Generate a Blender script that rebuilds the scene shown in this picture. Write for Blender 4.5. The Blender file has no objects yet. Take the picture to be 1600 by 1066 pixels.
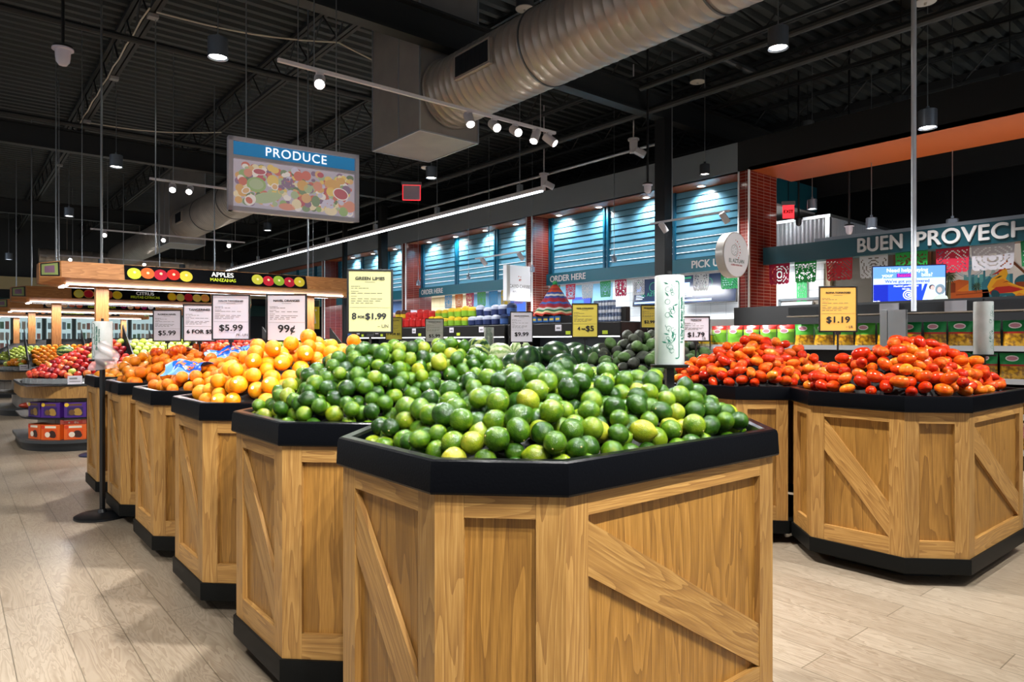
import bpy, bmesh, math, random
import numpy as np
from mathutils import Vector, Matrix, Euler

R = math.radians
PI = math.pi
S = bpy.context.scene
COL = S.collection
random.seed(7)

# ------------------------------------------------------------------ camera, sky, exposure
THETA = R(39.5)
cam_data = bpy.data.cameras.new('camera')
cam_data.lens = 24.0
cam_data.sensor_width = 36.0
cam_data.clip_end = 200
cam = bpy.data.objects.new('camera', cam_data)
COL.objects.link(cam)
CAMZ = 1.165
cam.location = (0, 0, CAMZ)
cam.rotation_euler = (R(90), 0, -THETA)
S.camera = cam

world = bpy.data.worlds.new('world')
S.world = world
world.use_nodes = True
world.node_tree.nodes['Background'].inputs[0].default_value = (0.93, 0.95, 1.0, 1)
world.node_tree.nodes['Background'].inputs[1].default_value = 0.26

S.view_settings.view_transform = 'Standard'
S.view_settings.look = 'None'
S.view_settings.exposure = 0.85
S.view_settings.gamma = 1.0
S.view_settings.use_curve_mapping = False
K_SPOT = 2.9      # strength of the track heads
K_PEND = 1.6      # strength of the pendant downlights


# ------------------------------------------------------------------ helpers
def lin(c):
    if isinstance(c, str):
        c = [int(c[i:i + 2], 16) / 255 for i in (0, 2, 4)]
        c = [x / 12.92 if x <= 0.04045 else ((x + 0.055) / 1.055) ** 2.4 for x in c]
    return (c[0], c[1], c[2], 1.0)


_mats = {}


def mat(name, col='808080', rough=0.5, metal=0.0, emit=0.0, var=0.0, noise=None, bump=None, trans=0.0, alpha=1.0,
        sss=0.0, coat=0.0, col2=None, hue=0.0, spec=0.5):
    """Plain Principled material; noise=(scale, dark colour, contrast), bump=(scale, strength), var = value spread per object."""
    if name in _mats:
        return _mats[name]
    m = bpy.data.materials.new(name)
    m.use_nodes = True
    nt = m.node_tree
    b = nt.nodes['Principled BSDF']
    b.inputs['Base Color'].default_value = lin(col)
    b.inputs['Roughness'].default_value = rough
    b.inputs['Metallic'].default_value = metal
    b.inputs['Specular IOR Level'].default_value = spec
    b.inputs['Alpha'].default_value = alpha
    b.inputs['Transmission Weight'].default_value = trans
    b.inputs['Coat Weight'].default_value = coat
    if sss:
        b.inputs['Subsurface Weight'].default_value = sss
        b.inputs['Subsurface Radius'].default_value = (0.01, 0.008, 0.003)
    if emit:
        b.inputs['Emission Color'].default_value = lin(col)
        b.inputs['Emission Strength'].default_value = emit
    out = None
    if noise:
        tc = nt.nodes.new('ShaderNodeTexCoord')
        n = nt.nodes.new('ShaderNodeTexNoise')
        n.inputs['Scale'].default_value = noise[0]
        n.inputs['Detail'].default_value = 4
        nt.links.new(tc.outputs['Object'], n.inputs['Vector'])
        r = nt.nodes.new('ShaderNodeValToRGB')
        k = noise[2] if len(noise) > 2 else 0.2
        r.color_ramp.elements[0].position = 0.5 - k
        r.color_ramp.elements[1].position = 0.5 + k
        r.color_ramp.elements[0].color = lin(noise[1])
        r.color_ramp.elements[1].color = lin(col)
        nt.links.new(n.outputs['Fac'], r.inputs['Fac'])
        out = r.outputs['Color']
    if var or hue:
        oi = nt.nodes.new('ShaderNodeObjectInfo')
        hs = nt.nodes.new('ShaderNodeHueSaturation')
        mr = nt.nodes.new('ShaderNodeMapRange')
        mr.inputs['To Min'].default_value = 1 - var
        mr.inputs['To Max'].default_value = 1 + var
        nt.links.new(oi.outputs['Random'], mr.inputs['Value'])
        nt.links.new(mr.outputs['Result'], hs.inputs['Value'])
        if hue:
            mh = nt.nodes.new('ShaderNodeMapRange')
            mh.inputs['To Min'].default_value = 0.5 - hue
            mh.inputs['To Max'].default_value = 0.5 + hue
            nt.links.new(oi.outputs['Random'], mh.inputs['Value'])
            nt.links.new(mh.outputs['Result'], hs.inputs['Hue'])
        if out is None:
            hs.inputs['Color'].default_value = lin(col)
        else:
            nt.links.new(out, hs.inputs['Color'])
        out = hs.outputs['Color']
    if out is not None:
        nt.links.new(out, b.inputs['Base Color'])
    if bump:
        tc = nt.nodes.new('ShaderNodeTexCoord')
        n = nt.nodes.new('ShaderNodeTexNoise')
        n.inputs['Scale'].default_value = bump[0]
        n.inputs['Detail'].default_value = 3
        nt.links.new(tc.outputs['Object'], n.inputs['Vector'])
        bp = nt.nodes.new('ShaderNodeBump')
        bp.inputs['Strength'].default_value = bump[1]
        bp.inputs['Distance'].default_value = 0.004
        nt.links.new(n.outputs['Fac'], bp.inputs['Height'])
        nt.links.new(bp.outputs['Normal'], b.inputs['Normal'])
    _mats[name] = m
    return m


def wood_mat(name, light, mid, dark, rough=0.42, scale=1.0):
    """Oak grain along each board's length (UV u runs along the board)."""
    m = bpy.data.materials.new(name)
    m.use_nodes = True
    nt = m.node_tree
    N, L = nt.nodes, nt.links
    b = N['Principled BSDF']
    b.inputs['Roughness'].default_value = rough
    uv = N.new('ShaderNodeUVMap')
    oi = N.new('ShaderNodeObjectInfo')
    off = N.new('ShaderNodeVectorMath')
    off.operation = 'MULTIPLY_ADD'
    off.inputs[1].default_value = (1, 1, 1)
    cmb = N.new('ShaderNodeCombineXYZ')
    mu = N.new('ShaderNodeMath'); mu.operation = 'MULTIPLY'; mu.inputs[1].default_value = 37.0
    L.new(oi.outputs['Random'], mu.inputs[0])
    L.new(mu.outputs[0], cmb.inputs[0]); L.new(mu.outputs[0], cmb.inputs[1])
    L.new(uv.outputs['UV'], off.inputs[0]); L.new(cmb.outputs[0], off.inputs[2])
    mp = N.new('ShaderNodeMapping'); mp.inputs['Scale'].default_value = (0.8 * scale, 8.5 * scale, 1)
    L.new(off.outputs[0], mp.inputs['Vector'])
    # cathedral bands
    w = N.new('ShaderNodeTexNoise'); w.inputs['Scale'].default_value = 1.0; w.inputs['Detail'].default_value = 2.5
    w.inputs['Distortion'].default_value = 0.25
    L.new(mp.outputs[0], w.inputs['Vector'])
    m1 = N.new('ShaderNodeMath'); m1.operation = 'MULTIPLY'; m1.inputs[1].default_value = 17.0
    L.new(w.outputs['Fac'], m1.inputs[0])
    fr = N.new('ShaderNodeMath'); fr.operation = 'FRACT'
    L.new(m1.outputs[0], fr.inputs[0])
    pw = N.new('ShaderNodeMath'); pw.operation = 'POWER'; pw.inputs[1].default_value = 1.6
    L.new(fr.outputs[0], pw.inputs[0])
    # fine pores
    mp2 = N.new('ShaderNodeMapping'); mp2.inputs['Scale'].default_value = (9, 260, 1)
    L.new(off.outputs[0], mp2.inputs['Vector'])
    n2 = N.new('ShaderNodeTexNoise'); n2.inputs['Scale'].default_value = 1.0; n2.inputs['Detail'].default_value = 3
    L.new(mp2.outputs[0], n2.inputs['Vector'])
    mx = N.new('ShaderNodeMath'); mx.operation = 'MULTIPLY_ADD'; mx.inputs[1].default_value = 0.8
    L.new(n2.outputs['Fac'], mx.inputs[0]); 
    m3 = N.new('ShaderNodeMath'); m3.operation = 'MULTIPLY'; m3.inputs[1].default_value = 0.34
    L.new(pw.outputs[0], m3.inputs[0]); L.new(m3.outputs[0], mx.inputs[2])
    rp = N.new('ShaderNodeValToRGB')
    e = rp.color_ramp.elements
    e[0].position = 0.25; e[0].color = lin(light)
    e[1].position = 0.98; e[1].color = lin(dark)
    e2 = rp.color_ramp.elements.new(0.5); e2.color = lin(mid)
    L.new(mx.outputs[0], rp.inputs['Fac'])
    hs = N.new('ShaderNodeHueSaturation')
    mr = N.new('ShaderNodeMapRange'); mr.inputs['To Min'].default_value = 0.88; mr.inputs['To Max'].default_value = 1.1
    L.new(oi.outputs['Random'], mr.inputs['Value']); L.new(mr.outputs[0], hs.inputs['Value'])
    L.new(rp.outputs['Color'], hs.inputs['Color'])
    L.new(hs.outputs['Color'], b.inputs['Base Color'])
    bp = N.new('ShaderNodeBump'); bp.inputs['Strength'].default_value = 0.15; bp.inputs['Distance'].default_value = 0.002
    L.new(n2.outputs['Fac'], bp.inputs['Height']); L.new(bp.outputs[0], b.inputs['Normal'])
    _mats[name] = m
    return m


def brick_mat(name, c1, c2, mortar, bw, bh, msize=0.008, rough=0.3, plane='YZ', offset=0.5, bias=0.0, freq=2):
    """Bricks, tiles or planks laid out in object space on the given plane."""
    m = bpy.data.materials.new(name)
    m.use_nodes = True
    nt = m.node_tree
    N, L = nt.nodes, nt.links
    b = N['Principled BSDF']
    b.inputs['Roughness'].default_value = rough
    tc = N.new('ShaderNodeTexCoord')
    sp = N.new('ShaderNodeSeparateXYZ')
    L.new(tc.outputs['Object'], sp.inputs[0])
    cb = N.new('ShaderNodeCombineXYZ')
    if plane == 'BOX':
        ad = N.new('ShaderNodeMath'); ad.operation = 'ADD'
        L.new(sp.outputs[0], ad.inputs[0]); L.new(sp.outputs[1], ad.inputs[1])
        L.new(ad.outputs[0], cb.inputs[0]); L.new(sp.outputs[2], cb.inputs[1])
    else:
        L.new(sp.outputs['XYZ'.index(plane[0])], cb.inputs[0])
        L.new(sp.outputs['XYZ'.index(plane[1])], cb.inputs[1])
    br = N.new('ShaderNodeTexBrick')
    br.inputs['Color1'].default_value = lin(c1)
    br.inputs['Color2'].default_value = lin(c2)
    br.inputs['Mortar'].default_value = lin(mortar)
    br.inputs['Scale'].default_value = 1.0
    br.inputs['Mortar Size'].default_value = msize
    br.inputs['Mortar Smooth'].default_value = 0.1
    br.inputs['Bias'].default_value = bias
    br.inputs['Brick Width'].default_value = bw
    br.inputs['Row Height'].default_value = bh
    br.offset = offset
    br.offset_frequency = freq
    L.new(cb.outputs[0], br.inputs['Vector'])
    L.new(br.outputs['Color'], b.inputs['Base Color'])
    _mats[name] = m
    m['brick'] = 1
    return m, nt, br, cb, b


class G:
    """Collects boxes, prisms, tubes, lathes and flat art; build() links them as ONE mesh object. Boxes carry UVs with u along their length."""

    def __init__(self):
        self.v, self.f, self.m, self.uv = [], [], [], []

    def add(self, vs, fs, mi=0, uvs=None, M=None):
        o = len(self.v)
        self.v += [tuple(M @ Vector(p)) for p in vs] if M is not None else [tuple(p) for p in vs]
        for i, f in enumerate(fs):
            self.f.append([o + k for k in f])
            self.m.append(mi)
            self.uv.append(uvs[i] if uvs else [(vs[k][0], vs[k][2]) for k in f])
        return self

    def box(self, c, s, mi=0, M=None, rot=None):
        c = Vector(c)
        h = [x / 2 for x in s]
        ax = max(range(3), key=lambda i: s[i])
        vs = [Vector((x * h[0], y * h[1], z * h[2])) for x in (-1, 1) for y in (-1, 1) for z in (-1, 1)]
        fs = [(0, 1, 3, 2), (4, 6, 7, 5), (0, 4, 5, 1), (2, 3, 7, 6), (0, 2, 6, 4), (1, 5, 7, 3)]
        ou, ov = random.random() * 9, random.random() * 9
        uvs = []
        for fi, f in enumerate(fs):
            n = fi // 2
            others = [i for i in range(3) if i != n]
            if ax in others:
                a = ax
                bb = [i for i in others if i != ax][0]
            else:
                a, bb = others
            uvs.append([(vs[k][a] + ou, vs[k][bb] + ov + n * 0.37) for k in f])
        if rot is not None:
            rm = Euler(rot).to_matrix()
            vs = [rm @ p for p in vs]
        vs = [p + c for p in vs]
        return self.add(vs, fs, mi, uvs, M)

    def prism(self, poly, z0, z1, mi=0, M=None, cap=True):
        n = len(poly)
        vs = [(p[0], p[1], z0) for p in poly] + [(p[0], p[1], z1) for p in poly]
        fs, uvs = [], []
        acc = random.random() * 5
        ou = random.random() * 9
        for i in range(n):
            j = (i + 1) % n
            d = math.dist(poly[i], poly[j])
            fs.append((i, j, n + j, n + i))
            uvs.append([(z0 + ou, acc), (z0 + ou, acc + d), (z1 + ou, acc + d), (z1 + ou, acc)])
            acc += d
        if cap:
            fs.append(tuple(range(n - 1, -1, -1)))
            uvs.append([(poly[k][0], poly[k][1]) for k in range(n - 1, -1, -1)])
            fs.append(tuple(range(n, 2 * n)))
            uvs.append([(p[0], p[1]) for p in poly])
        return self.add(vs, fs, mi, uvs, M)

    def lathe(self, prof, n=24, mi=0, M=None, cap=True):
        """prof: list of (r, z) bottom to top."""
        vs, fs = [], []
        for r, z in prof:
            for i in range(n):
                a = 2 * PI * i / n
                vs.append((r * math.cos(a), r * math.sin(a), z))
        for k in range(len(prof) - 1):
            for i in range(n):
                j = (i + 1) % n
                fs.append((k * n + i, k * n + j, (k + 1) * n + j, (k + 1) * n + i))
        if cap:
            if prof[0][0] > 1e-5:
                fs.append(tuple(range(n - 1, -1, -1)))
            if prof[-1][0] > 1e-5:
                o = (len(prof) - 1) * n
                fs.append(tuple(range(o, o + n)))
        return self.add(vs, fs, mi, None, M)

    def cyl(self, p0, p1, r, n=12, mi=0, r1=None):
        p0, p1 = Vector(p0), Vector(p1)
        d = p1 - p0
        M = Matrix.Translation(p0) @ d.to_track_quat('Z', 'Y').to_matrix().to_4x4()
        return self.lathe([(r, 0), (r if r1 is None else r1, d.length)], n, mi, M)

    def tube(self, pts, r, n=8, mi=0):
        for a, b in zip(pts[:-1], pts[1:]):
            self.cyl(a, b, r, n, mi)
        return self

    def ball(self, c, r, nu=12, nv=8, mi=0, M=None, fn=None):
        rr = r if isinstance(r, (tuple, list)) else (r, r, r)
        vs, fs = [], []
        vs.append(Vector((0, 0, -1)))
        for j in range(1, nv):
            t = -PI / 2 + PI * j / nv
            for i in range(nu):
                a = 2 * PI * i / nu
                vs.append(Vector((math.cos(a) * math.cos(t), math.sin(a) * math.cos(t), math.sin(t))))
        vs.append(Vector((0, 0, 1)))
        if fn:
            vs = [fn(p) for p in vs]
        vs = [Vector((p.x * rr[0] + c[0], p.y * rr[1] + c[1], p.z * rr[2] + c[2])) for p in vs]
        for i in range(nu):
            fs.append((0, 1 + (i + 1) % nu, 1 + i))
        for j in range(nv - 2):
            for i in range(nu):
                a, b = 1 + j * nu + i, 1 + j * nu + (i + 1) % nu
                fs.append((a, b, b + nu, a + nu))
        o = 1 + (nv - 2) * nu
        for i in range(nu):
            fs.append((o + i, o + (i + 1) % nu, len(vs) - 1))
        return self.add(vs, fs, mi, None, M)

    # flat printed art on the local xz plane, facing -y; layer k sits k*0.8 mm nearer
    def art(self, pts, mi, k=0, y=0.0):
        yy = y - 0.0008 * k
        a = sum(p[0] * q[1] - q[0] * p[1] for p, q in zip(pts, pts[1:] + pts[:1]))
        if a < 0:
            pts = pts[::-1]
        return self.add([(p[0], yy, p[1]) for p in pts], [tuple(range(len(pts)))], mi)

    def rect(self, x0, z0, x1, z1, mi, k=0, y=0.0):
        return self.art([(x0, z0), (x1, z0), (x1, z1), (x0, z1)], mi, k, y)

    def disc(self, x, z, r, mi, k=0, y=0.0, n=16, sz=1.0, rot=0.0):
        pts = []
        for i in range(n):
            a = 2 * PI * i / n
            dx, dz = r * math.cos(a), r * sz * math.sin(a)
            pts.append((x + dx * math.cos(rot) - dz * math.sin(rot), z + dx * math.sin(rot) + dz * math.cos(rot)))
        return self.art(pts, mi, k, y)

    def ring(self, x, z, r, w, mi, k=0, y=0.0, n=24, a0=0.0, a1=2 * PI):
        for i in range(n):
            a, b = a0 + (a1 - a0) * i / n, a0 + (a1 - a0) * (i + 1) / n
            self.art([(x + (r - w) * math.cos(a), z + (r - w) * math.sin(a)), (x + r * math.cos(a), z + r * math.sin(a)),
                      (x + r * math.cos(b), z + r * math.sin(b)), (x + (r - w) * math.cos(b), z + (r - w) * math.sin(b))], mi, k, y)
        return self

    def mesh(self, name, mats, smooth=35):
        me = bpy.data.meshes.new(name)
        me.from_pydata(self.v, [], self.f)
        for m in (mats if isinstance(mats, (list, tuple)) else [mats]):
            me.materials.append(m)
        me.polygons.foreach_set('material_index', self.m)
        ul = me.uv_layers.new(name='UVMap')
        flat = [c for face in self.uv for uvc in face for c in uvc]
        ul.data.foreach_set('uv', flat)
        if smooth:
            me.polygons.foreach_set('use_smooth', [True] * len(self.f))
            me.set_sharp_from_angle(angle=R(smooth))
        me.update()
        return me

    def build(self, name, mats, parent=None, loc=None, rotz=0.0, smooth=35, bevel=0.0):
        o = bpy.data.objects.new(name, self.mesh(name, mats, smooth))
        COL.objects.link(o)
        if loc is not None:
            o.location = loc
        if rotz:
            o.rotation_euler = (0, 0, rotz)
        if parent is not None:
            o.parent = parent
        if bevel:
            bm = o.modifiers.new('bevel', 'BEVEL')
            bm.width = bevel
            bm.segments = 2
            bm.limit_method = 'ANGLE'
        return o


def tag(o, label, cat, group=None, kind=None):
    if label:
        o['label'] = label
    if cat:
        o['category'] = cat
    if group:
        o['group'] = group
    if kind:
        o['kind'] = kind
    return o


def thing(name, label, cat, loc=(0, 0, 0), rotz=0.0, group=None):
    o = bpy.data.objects.new(name, None)
    COL.objects.link(o)
    o.location = loc
    o.rotation_euler = (0, 0, rotz)
    o.empty_display_size = 0.1
    return tag(o, label, cat, group)


def struct(name, g, mats, label=None, **kw):
    o = g.build(name, mats, **kw)
    o['kind'] = 'structure'
    if label:
        o['label'] = label
    return o


def copy_tree(o, parent=None, skip=None):
    c = o.copy()
    COL.objects.link(c)
    if parent is not None:
        c.parent = parent
    for ch in list(o.children):
        if skip and skip(ch):
            continue
        copy_tree(ch, c, skip)
    return c


def text(body, loc, size, m, parent=None, name='lettering', right=(1, 0, 0), up=(0, 0, 1), ext=0.001, bold=0.0, align='CENTER', sx=1.0, spacing=1.0, fit=None):
    cu = bpy.data.curves.new(name, 'FONT')
    cu.body = body
    cu.size = size
    cu.extrude = ext
    cu.align_x = align
    cu.align_y = 'CENTER'
    cu.space_character = spacing
    cu.materials.append(m)
    r, u = Vector(right).normalized(), Vector(up).normalized()
    n = r.cross(u)
    M = Matrix((r * sx, u, n)).transposed().to_4x4()
    M.translation = Vector(loc)
    ob = bpy.data.objects.new(name, cu)
    dg = bpy.context.evaluated_depsgraph_get()
    COL.objects.link(ob)
    me = bpy.data.meshes.new_from_object(ob.evaluated_get(bpy.context.evaluated_depsgraph_get()))
    COL.objects.unlink(ob)
    bpy.data.objects.remove(ob)
    me.name = name
    if fit and len(me.vertices):
        xs = [v.co.x for v in me.vertices]
        k = fit / max(max(xs) - min(xs), 1e-6) / sx
        for v in me.vertices:
            v.co.x *= k
            v.co.y *= k
    if bold and len(me.vertices):
        g2 = G()
        vs = [tuple(v.co) for v in me.vertices]
        fs = [tuple(p.vertices) for p in me.polygons]
        for k, (dx, dy) in enumerate(((-bold, 0), (bold, 0), (0, bold * 0.7), (0, -bold * 0.7))):
            g2.add([(p[0] + dx, p[1] + dy, p[2] + k * max(ext * 0.12, 0.00015)) for p in vs], fs)
        me = g2.mesh(name, m, 0)
    o = bpy.data.objects.new(name, me)
    COL.objects.link(o)
    o.matrix_basis = M
    if parent is not None:
        o.parent = parent
    return o


RIGHT = Vector((math.cos(THETA), -math.sin(THETA), 0))
FWD = Vector((math.sin(THETA), math.cos(THETA), 0))


def cam_xy(p):
    """Camera-space right, depth and height of a world point, for sorting what the picture shows largest."""
    p = Vector(p)
    return p.dot(RIGHT), p.dot(FWD), p.z - CAMZ


def spot(name, loc, target, power, angle=50, blend=0.5, r=0.05, col=(1, 0.98, 0.955)):
    l = bpy.data.lights.new(name, 'SPOT')
    l.energy = power
    l.spot_size = R(angle)
    l.spot_blend = blend
    l.shadow_soft_size = r
    l.color = col
    o = bpy.data.objects.new(name, l)
    COL.objects.link(o)
    o.location = loc
    d = Vector(target) - Vector(loc)
    o.rotation_euler = d.to_track_quat('-Z', 'Y').to_euler()
    return o


# ------------------------------------------------------------------ shared materials
OAK = wood_mat('oak', 'bd9354', 'a67b40', '79522a')
OAK_PANEL = wood_mat('oak_veneer', 'ae7f3c', '956a2d', '67431a', 0.42, 0.75)
OAK_HEADER = wood_mat('oak_header', 'c08a55', 'a87040', '7d4f28', 0.4)
BLACK = mat('black_steel', '0b0c0e', 0.45)
BLACKGLOSS = mat('black_gloss', '07090d', 0.22, coat=0.3)
DARK = mat('ceiling_black', '15181a', 0.75)
DARK2 = mat('ceiling_black_pipe', '1c2022', 0.55)
STEEL = mat('brushed_steel', 'a9adb0', 0.3, 0.9)
GALV = mat('galvanised_steel', 'beb4aa', 0.36, 0.5, noise=(3.0, 'a09890', 0.3))
WHITE = mat('white_paint', 'e8e8ea', 0.4)
LILAC = mat('lamp_housing', 'c9c6cc', 0.45)
GLOW = mat('lamp_glow', 'fff8ee', 0.5, emit=14.0)
TUBE = mat('led_tube', 'f4f8ff', 0.5, emit=5.0)
TEAL = mat('teal_paint', '0f6b80', 0.35)
INK = mat('print_ink', '17171b', 0.6)
PAPER = mat('paper_white', 'd2d0da', 0.55)
YELLOW = mat('paper_yellow', 'cdbd4e', 0.55)
AMBER = mat('paper_amber', 'dcab4c', 0.55)
# ------------------------------------------------------------------ the building shell
def floor_material():
    m, nt, br, cb, b = brick_mat('floor_planks', '958876', '887a68', '615747', 1.22, 0.18, 0.002, 0.36, 'YX', 0.37)
    N, L = nt.nodes, nt.links
    mp = N.new('ShaderNodeMapping'); mp.inputs['Scale'].default_value = (1.6, 12, 1)
    L.new(cb.outputs[0], mp.inputs['Vector'])
    n = N.new('ShaderNodeTexNoise'); n.inputs['Scale'].default_value = 1.1; n.inputs['Detail'].default_value = 4; n.inputs['Distortion'].default_value = 0.9
    L.new(mp.outputs[0], n.inputs['Vector'])
    mu = N.new('ShaderNodeMath'); mu.operation = 'MULTIPLY'; mu.inputs[1].default_value = 13
    L.new(n.outputs['Fac'], mu.inputs[0])
    fr = N.new('ShaderNodeMath'); fr.operation = 'FRACT'; L.new(mu.outputs[0], fr.inputs[0])
    rp = N.new('ShaderNodeValToRGB')
    rp.color_ramp.elements[0].color = (1, 1, 1, 1); rp.color_ramp.elements[1].color = (0.60, 0.55, 0.50, 1)
    rp.color_ramp.elements[0].position = 0.25
    L.new(fr.outputs[0], rp.inputs['Fac'])
    mx = N.new('ShaderNodeMixRGB'); mx.blend_type = 'MULTIPLY'; mx.inputs[0].default_value = 0.75
    L.new(br.outputs['Color'], mx.inputs[1]); L.new(rp.outputs['Color'], mx.inputs[2])
    L.new(mx.outputs[0], b.inputs['Base Color'])
    return m


g = G(); g.box((5, 14, -0.05), (30, 42, 0.1))
struct('floor', g, floor_material(), smooth=0)

# ribbed steel deck, ribs along x
DECK = 6.0
g = G()
prof = []
y = -5.0
while y < 36:
    prof += [(y, 0.0), (y + 0.09, 0.0), (y + 0.12, 0.075), (y + 0.21, 0.075)]
    y += 0.24
vs = []
for yy, dz in prof:
    vs += [(-9, yy, DECK + dz), (21, yy, DECK + dz)]
g.add(vs, [(2 * i, 2 * i + 2, 2 * i + 3, 2 * i + 1) for i in range(len(prof) - 1)])
struct('ceiling', g, mat('ceiling_deck', '363d40', 0.6), smooth=0)

# open web joists along y
for k in range(-3, 8):
    x = 2.04 + 2.185 * k
    g = G()
    for s in (-0.035, 0.035):
        g.box((x + s, 15, 5.42), (0.05, 40, 0.045))
        g.box((x + s, 15, 5.95), (0.05, 40, 0.05))
    yy, up = -5.0, True
    while yy < 34.5:
        a, b_ = (5.43, 5.94) if up else (5.94, 5.43)
        g.cyl((x, yy, a), (x, yy + 0.5, b_), 0.014, 5)
        yy += 0.5; up = not up
    struct('roof_beam', g, DARK2, 'black open web roof joist running away from the camera')
for yy in (-1.4, 7.4, 16.2, 25.0):
    g = G()
    g.box((6, yy, 5.37), (30, 0.2, 0.03)); g.box((6, yy, 4.965), (30, 0.2, 0.03)); g.box((6, yy, 5.17), (30, 0.015, 0.4))
    struct('roof_beam', g, DARK2, 'black steel girder carrying the roof joists')

for i, (cx, cy, w) in enumerate([(9.45, 7.38, 0.21), (9.45, 17.2, 0.2), (9.45, 19.6, 0.12)]):
    g = G()
    g.box((cx, cy, 2.48), (w, w, 4.96), 0)
    g.box((cx, cy, 0.02), (w + 0.14, w + 0.14, 0.03), 0)
    struct('column', g, BLACK, 'black steel column in front of the food stalls')

# ------------------------------------------------------------------ food stall facade along x = 10
FX = 10.0
g = G(); g.box((FX + 0.05, 20.15, 4.19), (0.1, 27.7, 0.48))
struct('wall_fascia', g, mat('fascia_grey', '777f86', 0.6))
g = G(); g.box((FX + 0.05, 0.15, 4.19), (0.1, 12.3, 0.48))
struct('wall_bulkhead', g, mat('upper_black', '0f1113', 0.8))
g = G(); g.box((14.2, 14, 5.1), (0.1, 40, 1.8))
struct('wall_upper', g, mat('upper_black', '0f1113', 0.8))
SOFFIT = mat('soffit_rust', '964616', 0.5)
g = G(); g.box((FX + 0.47, 20.05, 3.97), (0.92, 27.9, 0.04)); g.box((FX + 0.68, 0.05, 3.97), (1.36, 12.1, 0.04))
struct('trim_soffit', g, SOFFIT)
g = G(); g.box((17.0, 14, 3), (0.1, 42, 6))
struct('wall_right', g, mat('far_wall_dark', '1d2023', 0.8))
BEIGE = mat('beige_wall', 'b3a58d', 0.6)

BRICK = brick_mat('red_tile_brick', '7a271c', '651c14', '96756a', 0.20, 0.053, 0.0035, 0.14, 'BOX', 0.0)[0]
FINS = [6.2, 11.55, 17.0, 22.45, 27.9]
for i, fy in enumerate(FINS):
    g = G(); g.box((FX + 0.46, fy, 1.975), (0.86, 0.17, 3.95))
    o = struct('pillar', g, BRICK, smooth=0)
    g = G()
    for s in (-1, 1):
        g.box((FX + 0.02, fy + s * 0.092, 1.975), (0.035, 0.018, 3.95))
    e = g.build('corner_trim', WHITE, o)

LOUV = mat('louver_teal', '66a6c4', 0.24)
LOUVBACK = mat('louver_back', '0b3a4c', 0.3)
MULL = mat('mullion_teal', '0d5d7c', 0.35)
LX_ = FX + 0.58
stalls = [(FINS[i] + 0.09, FINS[i + 1] - 0.09) for i in range(len(FINS) - 1)]
for i, (y0, y1) in enumerate(stalls):
    t = thing('louver_screen', ['teal louver screen above the stall with the tall corner pillar at its near end', 'teal louver screen above the order counter between the two farther pillars',
                                'teal louver screen of the third stall behind the column', 'teal louver screen of the farthest stall'][i], 'louver', (LX_, (y0 + y1) / 2, 0), 0, 'teal louver screens over the stalls')
    w = y1 - y0
    g = G(); g.box((0.05, 0, 3.31), (0.02, w, 1.27)); g.build('backing_panel', LOUVBACK, t)
    for k in range(10):
        g = G(); g.box((0, 0, 2.755 + k * 0.1255), (0.012, w, 0.112), rot=(0, R(7), 0)); g.build('slat', LOUV, t)
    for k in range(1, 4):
        g = G(); g.box((0.016, 0, 2.755 + k * 0.1255 - 0.0627), (0.008, w - 0.12, 0.007)); g.build('reflection_line', mat('reflection_glow', 'eaf6ff', 0.5, emit=1.3), t)  # added glowing lines imitate white light reflected between the lower slats
    n = 4
    for k in range(n):
        g = G(); yy = -w / 2 + 0.06 + (w - 0.12) * k / (n - 1)
        g.box((-0.03, yy - 0.05, 3.31), (0.05, 0.05, 1.28)); g.box((-0.03, yy + 0.05, 3.31), (0.05, 0.05, 1.28))
        g.build('mullion', MULL, t)
    b = thing('sign_band', ['teal sign band lettered for ordering and pick up, nearest stall', 'teal sign band lettered for ordering beyond the hanging square sign',
                            'teal sign band of the third stall behind the column', 'teal sign band of the farthest stall'][i], 'sign', (LX_ - 0.12, (y0 + y1) / 2, 2.42), -PI / 2, 'teal sign bands over the stalls')
    g = G(); g.box((0, 0.05, 0.13), (w, 0.1, 0.25)); g.build('band_board', mat('band_teal', '14738a', 0.35), b)
    if i < 2:
        text('ORDER HERE', (-w / 2 + 0.12, -0.004, 0.13), 0.19, WHITE, b, align='LEFT', bold=0.006)
    if i == 0:
        text('PICK UP', (w / 2 - 1.25, -0.004, 0.13), 0.19, WHITE, b, align='LEFT', bold=0.006)
    # the lit room behind the counter
    g = G(); g.box((12.3, (y0 + y1) / 2, 2.74), (3.4, w, 0.04))
    struct('ceiling_stall', g, mat('stall_ceiling', 'dfe3e5', 0.6))
    for k in (0.25, 0.7):
        yy = y0 + w * k
        lt = thing('ceiling_light', 'flat white panel light in the ceiling of a food stall', 'light', (12.2, yy, 2.70), 0, 'panel lights in the stall ceilings')
        g = G(); g.box((0, 0, 0.008), (0.66, 1.26, 0.02)); g.build('frame', WHITE, lt)
        g = G(); g.box((0, 0, -0.004), (0.6, 1.2, 0.01)); g.build('diffuser', mat('stall_glow', 'f4f8ff', 0.5, emit=5.0), lt)
        al = bpy.data.lights.new('stall_lamp', 'AREA'); al.energy = 45; al.shape = 'RECTANGLE'; al.size = 0.6; al.size_y = 1.2
        ao = bpy.data.objects.new('stall_lamp', al); COL.objects.link(ao); ao.location = (12.2, yy, 2.68)

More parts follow.
